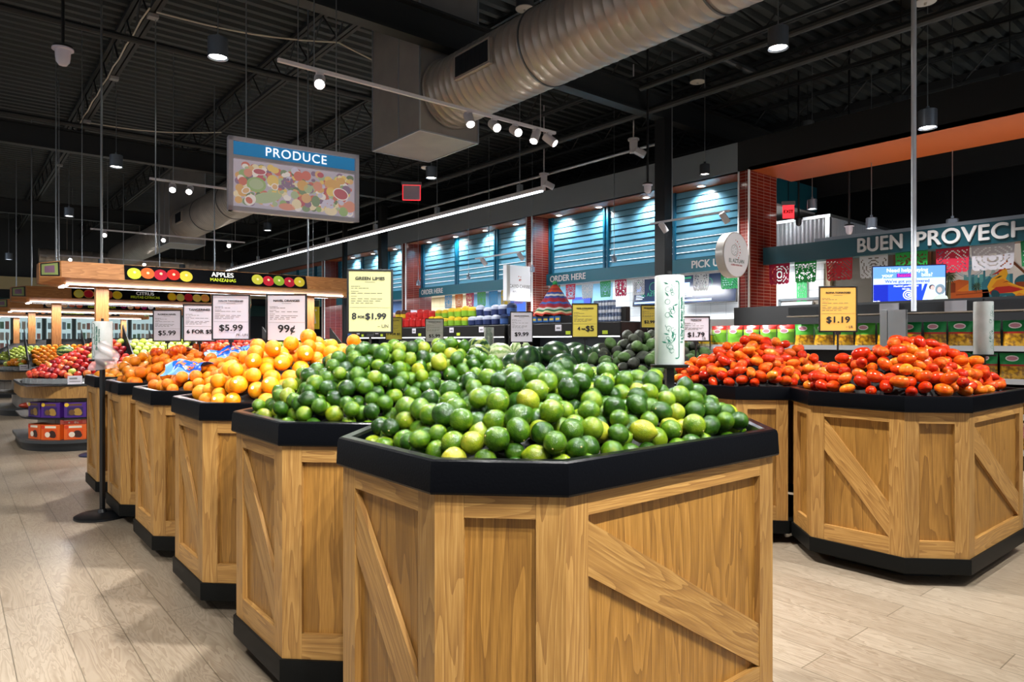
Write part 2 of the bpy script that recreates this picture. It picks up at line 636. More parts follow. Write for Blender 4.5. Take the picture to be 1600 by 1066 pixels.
WTILE = brick_mat('white_wall_tile', 'dfe3e6', 'd5dadd', 'b3b9be', 0.4, 0.2, 0.006, 0.25, 'YZ', 0.0)[0]
CTILE = brick_mat('cream_wall_tile', 'e6d8b4', 'e0d0a8', 'bfae86', 0.4, 0.3, 0.008, 0.3, 'YZ', 0.0)[0]
BLUEW = mat('blue_wall', '5f95bd', 0.5)
for nm, y0, y1, m in (('tiled', 8.0, 12.2, WTILE), ('blue', 12.2, 14.9, mat('light_blue_wall', '7fb2cc', 0.5)), ('azure', 14.9, 18.5, BLUEW), ('cream', 18.5, 22.3, CTILE), ('far', 22.3, 28.0, mat('deep_blue_wall', '2a5d9a', 0.5))):
    g = G(); g.box((13.55, (y0 + y1) / 2, 1.36), (0.1, y1 - y0, 2.72)); struct('wall_stall_' + nm, g, m, smooth=0)

# corner kiosk with corrugated cladding, right of the near pillar
TILE2 = brick_mat('white_kiosk_tile', 'dcdfe2', 'd2d6d9', 'aab0b5', 0.3, 0.2, 0.006, 0.25, 'YZ', 0.0)[0]
g = G(); g.box((13.55, 7.3, 1.36), (0.1, 1.45, 2.72)); struct('wall_kiosk_tiled', g, TILE2, smooth=0)
g = G(); g.box((15.2, 6.52, 1.36), (3.3, 0.1, 2.72)); struct('wall_kiosk_beige', g, BEIGE)
g = G()
def corr(g, p0, p1, z0, z1, amp=0.022, pitch=0.085):
    p0, p1 = Vector(p0), Vector(p1)
    d = p1 - p0; L = d.length; d.normalize(); nrm = Vector((d.y, -d.x, 0))
    n = int(L / pitch * 8)
    vs = []
    for i in range(n + 1):
        s = L * i / n
        q = p0 + d * s + nrm * amp * math.sin(2 * PI * s / pitch)
        vs += [(q.x, q.y, z0), (q.x, q.y, z1)]
    g.add(vs, [(2 * i, 2 * i + 2, 2 * i + 3, 2 * i + 1) for i in range(n)])
corr(g, (13.45, 8.6, 0), (13.45, 6.45, 0), 2.72, 3.62); corr(g, (13.45, 6.45, 0), (16.9, 6.45, 0), 2.72, 3.62)
g.box((13.46, 6.46, 3.17), (0.09, 0.09, 0.92)); g.box((13.46, 7.5, 3.65), (0.09, 2.2, 0.06)); g.box((15.2, 6.46, 3.65), (3.5, 0.09, 0.06))
struct('wall_kiosk_corrugated', g, mat('corrugated_zinc', 'b9c0c6', 0.3, 0.75), smooth=60)
g = G(); g.box((12.5, 7.05, 4.13), (3.2, 0.08, 0.52)); struct('wall_kiosk_teal', g, mat('dark_teal_wall', '0d5060', 0.5))
g = G(); g.box((12.5, 9.0, 3.85), (3.2, 3.9, 0.04)); struct('ceiling_kiosk', g, mat('kiosk_ceiling', 'd6dad9', 0.6))
g = G(); g.box((13.4, 4.85, 1.5), (0.1, 0.72, 3.0), 0); g.box((13.34, 4.85, 1.5), (0.03, 0.55, 2.7), 1)
struct('door_1', g, [wood_mat('door_brown', '7a4a22', '633818', '43230e'), wood_mat('door_panel', '8a5629', '70431d', '4a2a10')])
g = G(); g.box((13.4, 4.36, 1.5), (0.12, 0.22, 3.0)); struct('trim_1', g, mat('blue_grey_post', '6d86a0', 0.5))
g = G(); g.box((13.7, 5.85, 1.5), (0.1, 1.2, 3.0)); struct('wall_side', g, mat('grey_brown', '5b554b', 0.6))

# the back of the store
g = G(); g.box((6, 33.5, 3), (34, 0.1, 6)); struct('wall_back', g, mat('back_wall', '33383b', 0.7))
g = G(); g.box((6, 33.3, 3.45), (34, 0.2, 0.5)); struct('trim_2', g, mat('back_beige_band', 'cdbf92', 0.6))
g = G(); g.box((6, 33.2, 2.6), (34, 0.3, 0.5)); struct('trim_3', g, mat('back_green_band', '1e4a46', 0.6))
for i in range(11):
    x = 0.4 + i * 1.0
    t = thing('upright_freezer', 'lit glass door freezer against the back wall of the store', 'freezer', (x, 32.7, 0), 0, 'glass door freezers along the back wall')
    g = G(); g.box((0, 0.2, 1.15), (0.98, 0.5, 2.3)); g.build('case', mat('freezer_frame', '54686a', 0.4), t)
    g = G(); g.box((0, -0.06, 1.25), (0.84, 0.02, 1.9)); g.build('door', mat('freezer_glow', 'b8d4d8', 0.3, emit=0.4), t)
    g = G()
    for k in range(4):
        for q in range(5):
            g.box((-0.32 + q * 0.16, -0.075, 0.5 + k * 0.42 + random.random() * 0.02), (0.12, 0.02, 0.2 + random.random() * 0.12), random.randrange(4))
    pk = g.build('packets', [mat('pk_blue', '9fc4d8', 0.5), mat('pk_red', 'c99a94', 0.5), mat('pk_green', '7fb09a', 0.5), mat('pk_white', 'dcdcd4', 0.5)], t)
    pk['kind'] = 'stuff'
# ------------------------------------------------------------------ produce bins
BLX, BLY, BCH = 1.298, 0.90, 0.215
Z_SKIRT0, Z_SKIRT1, Z_BODY, Z_RIM = 0.058, 0.132, 0.83, 0.902


def octa(inset, cx=0.0, cy=0.0):
    hx, hy = BLX / 2 - inset, BLY / 2 - inset
    c = BCH - 0.5858 * inset
    return [(cx - hx + c, cy - hy), (cx + hx - c, cy - hy), (cx + hx, cy - hy + c), (cx + hx, cy + hy - c),
            (cx + hx - c, cy + hy), (cx - hx + c, cy + hy), (cx - hx, cy + hy - c), (cx - hx, cy - hy + c)]


def octa_dist(x, y, inset=0.0):
    """Distance from points to the octagon's nearest side, positive inside (arrays)."""
    hx, hy = BLX / 2 - inset, BLY / 2 - inset
    c = BCH - 0.5858 * inset
    ax, ay = np.abs(x), np.abs(y)
    return np.minimum(np.minimum(hx - ax, hy - ay), ((hx - c) + hy - ax - ay) / math.sqrt(2))


def rings(g, levels, mi=0, cap_last=True):
    n = 8
    vs, fs = [], []
    for ins, z in levels:
        vs += [(p[0], p[1], z) for p in octa(ins)]
    for k in range(len(levels) - 1):
        for i in range(n):
            j = (i + 1) % n
            fs.append((k * n + i, k * n + j, (k + 1) * n + j, (k + 1) * n + i))
    if cap_last:
        o = (len(levels) - 1) * n
        fs.append(tuple(range(o, o + n)))
    g.add(vs, fs, mi)


RIMMAT = mat('rim_black', '020306', 0.3, bump=(180, 0.12), spec=0.14)
SKIRTMAT = mat('skirt_black', '0d0f0f', 0.5, spec=0.14)


def make_bin():
    t = thing('produce_bin', 'x', 'bin')
    g = G(); rings(g, [(0.16, 0.0), (0.16, Z_SKIRT0 + 0.01)]); g.build('plinth', mat('plinth_black', '050505', 0.7), t, smooth=20)
    g = G(); rings(g, [(0.05, Z_SKIRT0), (0.006, Z_SKIRT0), (0.004, Z_SKIRT0 + 0.006), (0.004, Z_SKIRT1), (0.05, Z_SKIRT1)], cap_last=False)
    g.build('base_skirt', SKIRTMAT, t, smooth=20)
    g = G(); rings(g, [(0.03, Z_BODY - 0.005), (0.0, Z_BODY - 0.005), (-0.003, Z_BODY), (0.0, 0.888), (0.003, 0.898), (0.009, Z_RIM), (0.034, Z_RIM), (0.041, 0.896), (0.05, 0.845)])
    g.build('rim', RIMMAT, t, smooth=25)
    outer, inner, pan, pan2 = octa(0.014), octa(0.034), octa(0.032), octa(0.05)
    zb, zt = Z_SKIRT1, Z_BODY
    for fi in range(8):
        j = (fi + 1) % 8
        p, q = Vector(outer[fi] + (0,)), Vector(outer[j] + (0,))
        pi, qi = Vector(inner[fi] + (0,)), Vector(inner[j] + (0,))
        d = (q - p).normalized()
        n = Vector((d.y, -d.x, 0))
        L = (q - p).length
        ws = 0.07 if fi % 2 == 0 else 0.066
        th = 0.02
        parts = []
        g = G(); g.prism([outer[fi], tuple((p + d * ws).xy), tuple((p + d * ws - n * th).xy), inner[fi]], zb, zt); parts.append(('stile', g))
        g = G(); g.prism([tuple((q - d * ws).xy), outer[j], inner[j], tuple((q - d * ws - n * th).xy)], zb, zt); parts.append(('stile', g))
        M = Matrix((d, -n, Vector((0, 0, 1)))).transposed().to_4x4()
        M.translation = p
        g = G(); g.box((L / 2, th / 2 + 0.0004, zt - 0.029), (L - 2 * ws - 0.001, th, 0.058), M=M); parts.append(('rail', g))
        g = G(); g.box((L / 2, th / 2 + 0.0004, zb + 0.04), (L - 2 * ws - 0.001, th, 0.08), M=M); parts.append(('rail', g))
        g = G(); g.prism([pan[fi], pan[j], pan2[j], pan2[fi]], zb - 0.01, zt); parts.append(('panel', g))
        if fi % 2 == 0:
            zo, zu, hh = zt - 0.058 - 0.012, zb + 0.08, 0.125 if L > 0.6 else 0.16
            s0, s1 = ws, L - ws
            t0, t1 = 0.003, 0.017
            quad = [(s0, zo), (s1, zu + hh), (s1, zu), (s0, zo - hh)]
            vs = [(s, t0, z) for s, z in quad] + [(s, t1, z) for s, z in quad]
            fs = [(3, 2, 1, 0), (4, 5, 6, 7), (0, 1, 5, 4), (1, 2, 6, 5), (2, 3, 7, 6), (3, 0, 4, 7)]
            dv = Vector((quad[1][0] - s0, quad[1][1] - zo)); dv.normalize(); pv = Vector((-dv.y, dv.x))
            rnd = random.random() * 9
            uvs = [[(Vector((vs[k][0], vs[k][2])).dot(dv) + rnd, Vector((vs[k][0], vs[k][2])).dot(pv) + vs[k][1] + rnd) for k in f] for f in fs]
            g = G(); g.add(vs, fs, 0, uvs, M); parts.append(('brace', g))
        for nm, gg in parts:
            o = gg.build(nm, OAK_PANEL if nm == 'panel' else OAK, t, smooth=0)
            o['face'] = fi
    return t


BIN_A = (1.471, 1.515)       # centre of the first bin of the near row; the row runs along +y
BIN_B = (4.149, 1.55)
PITCH = 0.905
bin_labels_a = ['oak crate bin heaped with limes, closest to the camera', 'oak crate bin of limes just behind the closest bin',
                'oak crate bin heaped with large navel oranges', 'oak crate bin of tangerines under blue printed bags',
                'oak crate bin of loose tangerines beside the leftmost white price sign pair', 'oak crate bin at the far end beside the bag roll pole']
bin_labels_b = ['oak crate bin of roma tomatoes showing its braced sides at the aisle', 'oak crate bin of tomatoes behind the first tomato bin',
                'oak crate bin heaped with dark avocados', 'oak crate bin of dark green watermelons', 'oak crate bin of pale and striped watermelons behind the limes',
                'oak crate bin of pale green melons', 'oak crate bin at the far end of the tomato row']
proto = make_bin()
bins = []
for col, (c, labs) in enumerate(((BIN_A, bin_labels_a), (BIN_B, bin_labels_b))):
    n = len(labs)
    for k in range(n):
        # only braced faces that do not press against the neighbouring bin
        skip = lambda ch, k=k, n=n: ch.get('face') is not None and ((ch['face'] == 0 and k > 0) or (ch['face'] == 4 and k < n - 1))
        b = copy_tree(proto, None, skip)
        b.location = (c[0], c[1] + k * PITCH, 0)
        b['label'] = labs[k]
        b['group'] = 'oak produce bins in two rows'
        bins.append(b)
for ch in list(proto.children):
    bpy.data.objects.remove(ch)
bpy.data.objects.remove(proto)

# ------------------------------------------------------------------ heaps of fruit
RNG = np.random.default_rng(3)


def heap_profile(ze, H, reach=0.42, power=1.35, bumps=0.0, off=(0, 0)):
    def f(x, y):
        d = np.clip(octa_dist(x, y, 0.05) / reach, 0, 1)
        return ze + H * (1 - (1 - d) ** power) + bumps * np.sin(9 * x + 1.3) * np.cos(11 * y + 0.4) * d
    return f


def pack(profile, radii, depth, cand=420, maxn=640, ztray=0.847, inset=0.052, tol=0.4, box=None):
    """Drops balls one by one where they end lowest under the heap's surface; no two overlap."""
    P = np.zeros((0, 4))
    hx, hy = BLX / 2 - inset, BLY / 2 - inset
    miss = 0
    while len(P) < maxn and miss < 4:
        r = float(radii())
        x = RNG.uniform(-hx + r, hx - r, cand); y = RNG.uniform(-hy + r, hy - r, cand)
        ok = octa_dist(x, y, inset) > r * 1.02
        x, y = x[ok], y[ok]
        top = profile(x, y)
        z = np.maximum(top - depth, ztray) + r
        if len(P):
            d2 = (x[:, None] - P[None, :, 0]) ** 2 + (y[:, None] - P[None, :, 1]) ** 2
            rr = (r + P[None, :, 3])
            h = np.where(d2 < rr * rr, P[None, :, 2] + np.sqrt(np.maximum(rr * rr - d2, 0)), -9)
            z = np.maximum(z, h.max(axis=1))
        score = z + r - top
        i = int(np.argmin(score))
        if score[i] > tol * r:
            miss += 1
            continue
        P = np.vstack([P, [x[i], y[i], z[i], r]])
    return P


def riser(parent, profile, depth, m):
    """Black insert under the fruit that lifts the middle of the heap."""
    n = 26
    g = G()
    hx, hy = BLX / 2 - 0.055, BLY / 2 - 0.055
    vs, idx = [], {}
    for i in range(n + 1):
        for j in range(n + 1):
            x, y = -hx + 2 * hx * i / n, -hy + 2 * hy * j / n
            d = float(octa_dist(np.array(x), np.array(y), 0.055))
            if d < 0:
                # pull outside points onto the corner cut
                x -= math.copysign(-d / math.sqrt(2), x) ; y -= math.copysign(-d / math.sqrt(2), y)
            z = max(float(profile(np.array(x), np.array(y))) - depth, 0.846)
            vs.append((x, y, z))
    for i in range(n):
        for j in range(n):
            a = i * (n + 1) + j
            g.add([], [])
            idx[(i, j)] = (a, a + n + 1, a + n + 2, a + 1)
    g.add(vs, list(idx.values()))
    return g.build('riser', m, parent, smooth=60)


# --- fruit meshes
def lime_mesh(name, m, a, nip):
    def fn(p):
        q = Vector(p)
        s = 1.0
        if q.z > 0.9:
            q.z += nip * ((q.z - 0.9) / 0.1) ** 2
        if q.z < -0.93:
            q.z -= nip * 0.5 * ((-q.z - 0.93) / 0.07) ** 2
        k = 1 + 0.02 * math.sin(3 * q.x + 5 * q.y) 
        return Vector((q.x * k, q.y * k, q.z * a))
    g = G(); g.ball((0, 0, 0), 1.0, 20, 14, 0, fn=fn)
    g.ball((0, 0, -a * 1.0 - nip * 0.3), (0.09, 0.09, 0.05), 8, 4, 1)
    return g.mesh(name, [m, mat('stem_scar', '9a8a4a', 0.7)], 60)


def rind(name, c1, c2, c3, rough=0.33, bump=(60, 0.25), scale=1.6):
    """Citrus skin: mottled between colours, shifted per fruit."""
    m = bpy.data.materials.new(name)
    m.use_nodes = True
    nt = m.node_tree
    N, L = nt.nodes, nt.links
    b = N['Principled BSDF']
    b.inputs['Roughness'].default_value = rough
    b.inputs['Specular IOR Level'].default_value = 0.38
    tc = N.new('ShaderNodeTexCoord'); oi = N.new('ShaderNodeObjectInfo')
    ad = N.new('ShaderNodeVectorMath'); ad.operation = 'ADD'
    cb = N.new('ShaderNodeCombineXYZ')
    mu = N.new('ShaderNodeMath'); mu.operation = 'MULTIPLY'; mu.inputs[1].default_value = 53
    L.new(oi.outputs['Random'], mu.inputs[0])
    for i in range(3):
        L.new(mu.outputs[0], cb.inputs[i])
    L.new(tc.outputs['Object'], ad.inputs[0]); L.new(cb.outputs[0], ad.inputs[1])
    n = N.new('ShaderNodeTexNoise'); n.inputs['Scale'].default_value = scale * 0.55; n.inputs['Detail'].default_value = 4; n.inputs['Roughness'].default_value = 0.6
    L.new(ad.outputs[0], n.inputs['Vector'])
    mr = N.new('ShaderNodeMath'); mr.operation = 'MULTIPLY_ADD'; mr.inputs[1].default_value = 0.30; mr.inputs[2].default_value = -0.15
    L.new(oi.outputs['Random'], mr.inputs[0])
    sm = N.new('ShaderNodeMath'); sm.operation = 'ADD'
    L.new(n.outputs['Fac'], sm.inputs[0]); L.new(mr.outputs[0], sm.inputs[1])
    rp = N.new('ShaderNodeValToRGB')
    e = rp.color_ramp.elements
    e[0].position = 0.3; e[0].color = lin(c1)
    e[1].position = 0.72; e[1].color = lin(c3)
    x = e.new(0.5); x.color = lin(c2)
    L.new(sm.outputs[0], rp.inputs['Fac']); L.new(rp.outputs['Color'], b.inputs['Base Color'])
    if bump:
        n2 = N.new('ShaderNodeTexVoronoi'); n2.inputs['Scale'].default_value = bump[0] / 4
        L.new(tc.outputs['Object'], n2.inputs['Vector'])
        bp = N.new('ShaderNodeBump'); bp.inputs['Strength'].default_value = bump[1]; bp.inputs['Distance'].default_value = 0.02
        L.new(n2.outputs['Distance'], bp.inputs['Height']); L.new(bp.outputs[0], b.inputs['Normal'])
    _mats[name] = m
    return m


LIME = [rind('lime_dark', '152f06', '234608', '3f6010', 0.2), rind('lime_green', '284a08', '42640d', '6a7f16', 0.2), rind('lime_yellow', '506910', '748216', '948f28', 0.22)]
LIME_M = [[lime_mesh('lime', m, a, nip) for a, nip in ((1.06, 0.10), (1.16, 0.14), (1.0, 0.07))] for m in LIME]
ORANGE_MAT = rind('orange_skin', 'de7a04', 'eb900c', 'f2a51c', 0.28)
def orange_mesh(m):
    def fn(p):
        q = Vector(p)
        if q.z > 0.93:
            q.z -= (q.z - 0.93) * 0.9
        return Vector((q.x, q.y, q.z * 0.96))
    g = G(); g.ball((0, 0, 0), 1.0, 22, 14, 0, fn=fn)
    g.ball((0, 0, 0.9), (0.10, 0.10, 0.03), 8, 4, 1)
    return g.mesh('orange', [m, mat('stem_green', '6f7a2a', 0.7)], 60)
ORANGE_M = [orange_mesh(ORANGE_MAT)]
TANG_M = [orange_mesh(rind('tangerine_skin', 'd86204', 'e67808', 'ee8e18', 0.28))]


def tomato_mesh(m):
    def fn(p):
        q = Vector(p)
        k = 1 + 0.10 * q.z
        z = q.z
        if z > 0.9:
            z -= (z - 0.9) * 0.7
        return Vector((q.x * k * 0.87, q.y * k * 0.87, z * 1.28))
    g = G(); g.ball((0, 0, 0), 1.0, 20, 14, 0, fn=fn)
    g.ball((0, 0, 1.2), (0.11, 0.11, 0.04), 8, 4, 1)
    return g.mesh('tomato', [m, mat('tomato_scar', '8a6a2a', 0.7)], 60)


TOMATO = [rind('tomato_red', '9e1a03', 'b62b04', 'c4420a', 0.13, None), rind('tomato_orange', 'b43a05', 'c4540c', 'cc7c1e', 0.13, None)]
TOMATO_M = [[tomato_mesh(m)] for m in TOMATO]


def avocado_mesh(m):
    def fn(p):
        q = Vector(p)
        k = 1 - 0.16 * max(q.z, 0)
        return Vector((q.x * k * 0.93, q.y * k * 0.93, q.z * 1.18))
    g = G(); g.ball((0, 0, 0), 1.0, 18, 12, 0, fn=fn)
    g.ball((0, 0, 1.17), (0.09, 0.09, 0.05), 8, 4, 1)
    return g.mesh('avocado', [m, mat('stem_scar', '9a8a4a', 0.7)], 60)


AVO = [rind('avocado_green', '2a4418', '3e5e28', '567540', 0.45, (70, 0.5)), rind('avocado_dark', '20251d', '2e332a', '41493a', 0.45, (70, 0.5))]
AVO_M = [[avocado_mesh(m)] for m in AVO]


def apple_mesh(m):
    def fn(p):
        q = Vector(p)
        z = q.z * 0.92
        rr = math.hypot(q.x, q.y)
        if q.z > 0.6:
            z -= 0.42 * max(0, (0.55 - rr)) ** 1.2
        if q.z < -0.7:
            z += 0.3 * max(0, (0.5 - rr))
        k = 1 + 0.05 * q.z
        return Vector((q.x * k, q.y * k, z))
    g = G(); g.ball((0, 0, 0), 1.0, 16, 12, 0, fn=fn)
    g.cyl((0, 0, 0.55), (0.06, 0, 0.98), 0.04, 5, 1)
    return g.mesh('apple', [m, mat('apple_stalk', '4a331c', 0.8)], 60)


APPLE = {'red': rind('apple_red', '8e0f14', 'b3211f', 'd8583a', 0.22, None), 'blush': rind('apple_blush', 'b83024', 'cf5230', 'd89a4a', 0.22, None),
         'green': rind('apple_green', 'a9bd45', 'bccb58', 'd2d878', 0.22, None), 'dark': rind('apple_dark', '4d0a12', '6a1018', '8e2024', 0.2, None)}
APPLE_M = {k: apple_mesh(m) for k, m in APPLE.items()}


def melon_mat(name, base, stripe, hi):
    m = bpy.data.materials.new(name)
    m.use_nodes = True
    nt = m.node_tree; N, L = nt.nodes, nt.links
    b = N['Principled BSDF']; b.inputs['Roughness'].default_value = 0.28
    tc = N.new('ShaderNodeTexCoord'); sp = N.new('ShaderNodeSeparateXYZ'); L.new(tc.outputs['Object'], sp.inputs[0])
    at = N.new('ShaderNodeMath'); at.operation = 'ARCTAN2'; L.new(sp.outputs[0], at.inputs[0]); L.new(sp.outputs[1], at.inputs[1])
    n = N.new('ShaderNodeTexNoise'); n.inputs['Scale'].default_value = 4; L.new(tc.outputs['Object'], n.inputs['Vector'])
    ma = N.new('ShaderNodeMath'); ma.operation = 'MULTIPLY_ADD'; ma.inputs[1].default_value = 9; L.new(at.outputs[0], ma.inputs[0])
    mb = N.new('ShaderNodeMath'); mb.operation = 'MULTIPLY'; mb.inputs[1].default_value = 5; L.new(n.outputs['Fac'], mb.inputs[0]); L.new(mb.outputs[0], ma.inputs[2])
    si = N.new('ShaderNodeMath'); si.operation = 'SINE'; L.new(ma.outputs[0], si.inputs[0])
    rp = N.new('ShaderNodeValToRGB'); e = rp.color_ramp.elements
    e[0].position = 0.15; e[0].color = lin(stripe); e[1].position = 0.85; e[1].color = lin(hi)
    x = e.new(0.5); x.color = lin(base)
    mr = N.new('ShaderNodeMapRange'); mr.inputs['From Min'].default_value = -1; L.new(si.outputs[0], mr.inputs['Value'])
    L.new(mr.outputs[0], rp.inputs['Fac']); L.new(rp.outputs['Color'], b.inputs['Base Color'])
    _mats[name] = m
    return m


def melon_mesh(m, a=1.12):
    g = G(); g.ball((0, 0, 0), 1.0, 28, 18, 0, fn=lambda p: Vector((p.x, p.y, p.z * a)))
    g.ball((0, 0, a), (0.06, 0.06, 0.03), 8, 4, 1)
    return g.mesh('melon', [m, mat('stem_scar', '9a8a4a', 0.7)], 60)


MELON_M = {'dark': melon_mesh(melon_mat('melon_dark', '1c3a1a', '16301a', '2a4a22')), 'striped': melon_mesh(melon_mat('melon_striped', '3c6430', '1f3d1e', '9aa85a')),
           'pale': melon_mesh(melon_mat('melon_pale', 'b4c98c', '86a860', 'd5dfb4'), 1.02)}

ITEMS = []      # every fruit: dict(pos, r, mesh, name, cat, label, group, rot)


def zone(x, y, profile, camframe=True):
    d = float(octa_dist(np.array(x), np.array(y), 0.05))
    s = x * RIGHT.x + y * RIGHT.y
    side = 'left' if s < -0.17 else ('right' if s > 0.17 else 'middle')
    lvl = 'along the rim' if d < 0.085 else ('atop the heap' if d > 0.27 else 'halfway up the heap')
    return lvl, side


def fill(b, profile, depth, radii, kinds, name, cat, where, group, rot='any', **kw):
    """kinds: list of (weight, colour words, [meshes])."""
    P = pack(profile, radii, depth, **kw)
    riser(b, profile, depth, mat('riser_black', '060706', 0.7))
    wts = np.cumsum([k[0] for k in kinds]); wts = wts / wts[-1]
    for x, y, z, r in P:
        ki = int(np.searchsorted(wts, RNG.random()))
        _, words_, meshes = kinds[ki]
        lvl, side = zone(x, y, profile)
        if rot == 'lying':
            e = Euler((PI / 2 + RNG.normal(0, 0.35), RNG.normal(0, 0.3), RNG.uniform(0, 2 * PI)))
        else:
            e = Euler((RNG.uniform(0, PI), RNG.uniform(0, PI), RNG.uniform(0, 2 * PI)))
        side_w = {'left': 'left part', 'right': 'right part', 'middle': 'middle'}[side]
        ITEMS.append(dict(pos=(b.location.x + x, b.location.y + y, z), r=r, mesh=meshes[int(RNG.integers(len(meshes)))], name=name, cat=cat,
                          label=f'{words_} {lvl}, {side_w} of {where}', group=group, rot=e))
    return P


uni = lambda a, b_: (lambda: RNG.uniform(a, b_))
lime_kinds = [(0.36, 'dark green lime', LIME_M[0]), (0.50, 'green lime', LIME_M[1]), (0.09, 'yellowish lime', LIME_M[2])]
fill(bins[0], heap_profile(0.935, 0.17, 0.38, 1.3, 0.012), 0.105, uni(0.0245, 0.0315), lime_kinds, 'lime', 'lime', 'the closest lime bin', 'limes in the closest bin')
fill(bins[1], heap_profile(0.93, 0.25, 0.40, 1.3, 0.012), 0.105, uni(0.0245, 0.031), lime_kinds, 'lime', 'lime', 'the second lime bin', 'limes in the second bin')
fill(bins[2], heap_profile(0.945, 0.25, 0.40, 1.3, 0.01), 0.125, uni(0.034, 0.042), [(1, 'navel orange', ORANGE_M)], 'orange', 'orange', 'the orange bin', 'navel oranges in the third bin', 'any', tol=0.6)
fill(bins[3], heap_profile(0.945, 0.16, 0.38, 1.3), 0.10, uni(0.029, 0.035), [(1, 'small tangerine', TANG_M)], 'tangerine', 'tangerine', 'the bin with blue bags', 'tangerines in the fourth bin')
fill(bins[4], heap_profile(0.945, 0.17, 0.38, 1.3), 0.11, uni(0.033, 0.039), [(1, 'tangerine', TANG_M)], 'tangerine', 'tangerine', 'the fifth citrus bin', 'tangerines in the fifth bin')
fill(bins[5], heap_profile(0.945, 0.15, 0.38, 1.3), 0.13, uni(0.038, 0.044), [(1, 'orange', ORANGE_M)], 'orange', 'orange', 'the farthest citrus bin', 'oranges in the farthest bin')
tom_kinds = [(0.55, 'red roma tomato', TOMATO_M[0]), (0.45, 'orange tinged roma tomato', TOMATO_M[1])]
fill(bins[6], heap_profile(0.965, 0.25, 0.42, 1.15, 0.012), 0.11, uni(0.030, 0.036), tom_kinds, 'tomato', 'tomato', 'the first tomato bin', 'roma tomatoes in the first tomato bin', 'lying')
fill(bins[7], heap_profile(0.965, 0.25, 0.42, 1.15, 0.012), 0.11, uni(0.030, 0.036), tom_kinds, 'tomato', 'tomato', 'the second tomato bin', 'roma tomatoes in the second tomato bin', 'lying')
avo_kinds = [(0.5, 'dark green avocado', AVO_M[0]), (0.5, 'blackish avocado', AVO_M[1])]
fill(bins[8], heap_profile(1.0, 0.27, 0.42, 1.2, 0.01), 0.13, uni(0.039, 0.045), avo_kinds, 'avocado', 'avocado', 'the avocado bin', 'avocados heaped in their bin', 'any')
fill(bins[9], heap_profile(1.05, 0.14, 0.40, 1.2), 0.24, uni(0.105, 0.13), [(1, 'dark green watermelon', [MELON_M['dark']])], 'watermelon', 'watermelon', 'the watermelon bin', 'dark watermelons in their bin', 'any', tol=0.6)
fill(bins[10], heap_profile(1.02, 0.18, 0.40, 1.2), 0.24, uni(0.105, 0.125), [(0.4, 'striped watermelon', [MELON_M['striped']]), (0.6, 'pale green watermelon', [MELON_M['pale']])], 'watermelon', 'watermelon', 'the mixed melon bin', 'mixed melons in their bin', 'any', tol=0.9)
fill(bins[11], heap_profile(1.0, 0.16, 0.40, 1.2), 0.24, uni(0.09, 0.105), [(1, 'pale green melon', [MELON_M['pale']])], 'melon', 'melon', 'the pale melon bin', 'pale melons in their bin', 'any', tol=0.9)
fill(bins[12], heap_profile(1.0, 0.12, 0.40, 1.2), 0.22, uni(0.085, 0.1), [(1, 'green honeydew', [MELON_M['pale']])], 'melon', 'melon', 'the last bin of the tomato row', 'melons in the last bin', 'any', tol=0.9)
# ------------------------------------------------------------------ slanted produce stands with lit headers
ORD = ['front', 'second', 'third', 'fourth', 'fifth', 'sixth', 'seventh', 'eighth', 'ninth', 'tenth']
HEADWORDS = [('APPLES', 'MANZANAS'), ('CITRUS', 'FRUTAS CITRICAS'), ('BAGGED ONIONS', 'CEBOLLAS EN BOLSA'), ('SWEET POTATOES', 'PATATAS DULCES')]
FRUITART = [['c3cf3c', 'd8642e', 'b02035', 'c22a22', 'd5c640', 'd9c53a', 'b8253a', '93b63a', 'c02838', 'c9c545'],
            ['c9c25a', 'b3202c', 'd98a48', 'c96a3a', 'e0b81e', 'd98a48', 'e0b44e', 'b3202c', 'c9c25a', 'e0b81e'],
            ['d7b08a', 'c98a5a', 'd8a070', 'b8481e', 'c9502a', 'd6cfd2', '8a2050', 'c9582a', 'd7b08a', '7d1d48'],
            ['c9783a', 'd08038', 'cf7a3a', 'c9783a', 'd08038', 'd0c0a8', 'd9b99a', 'c9783a', 'd08038', 'c9783a']]
PANELB = mat('header_panel', '0c0d0f', 0.18)
HX0, HX1 = 0.95, 4.35
ART = {}
def amat(hexs, rough=0.4):
    return mat('print_' + hexs, hexs, rough)


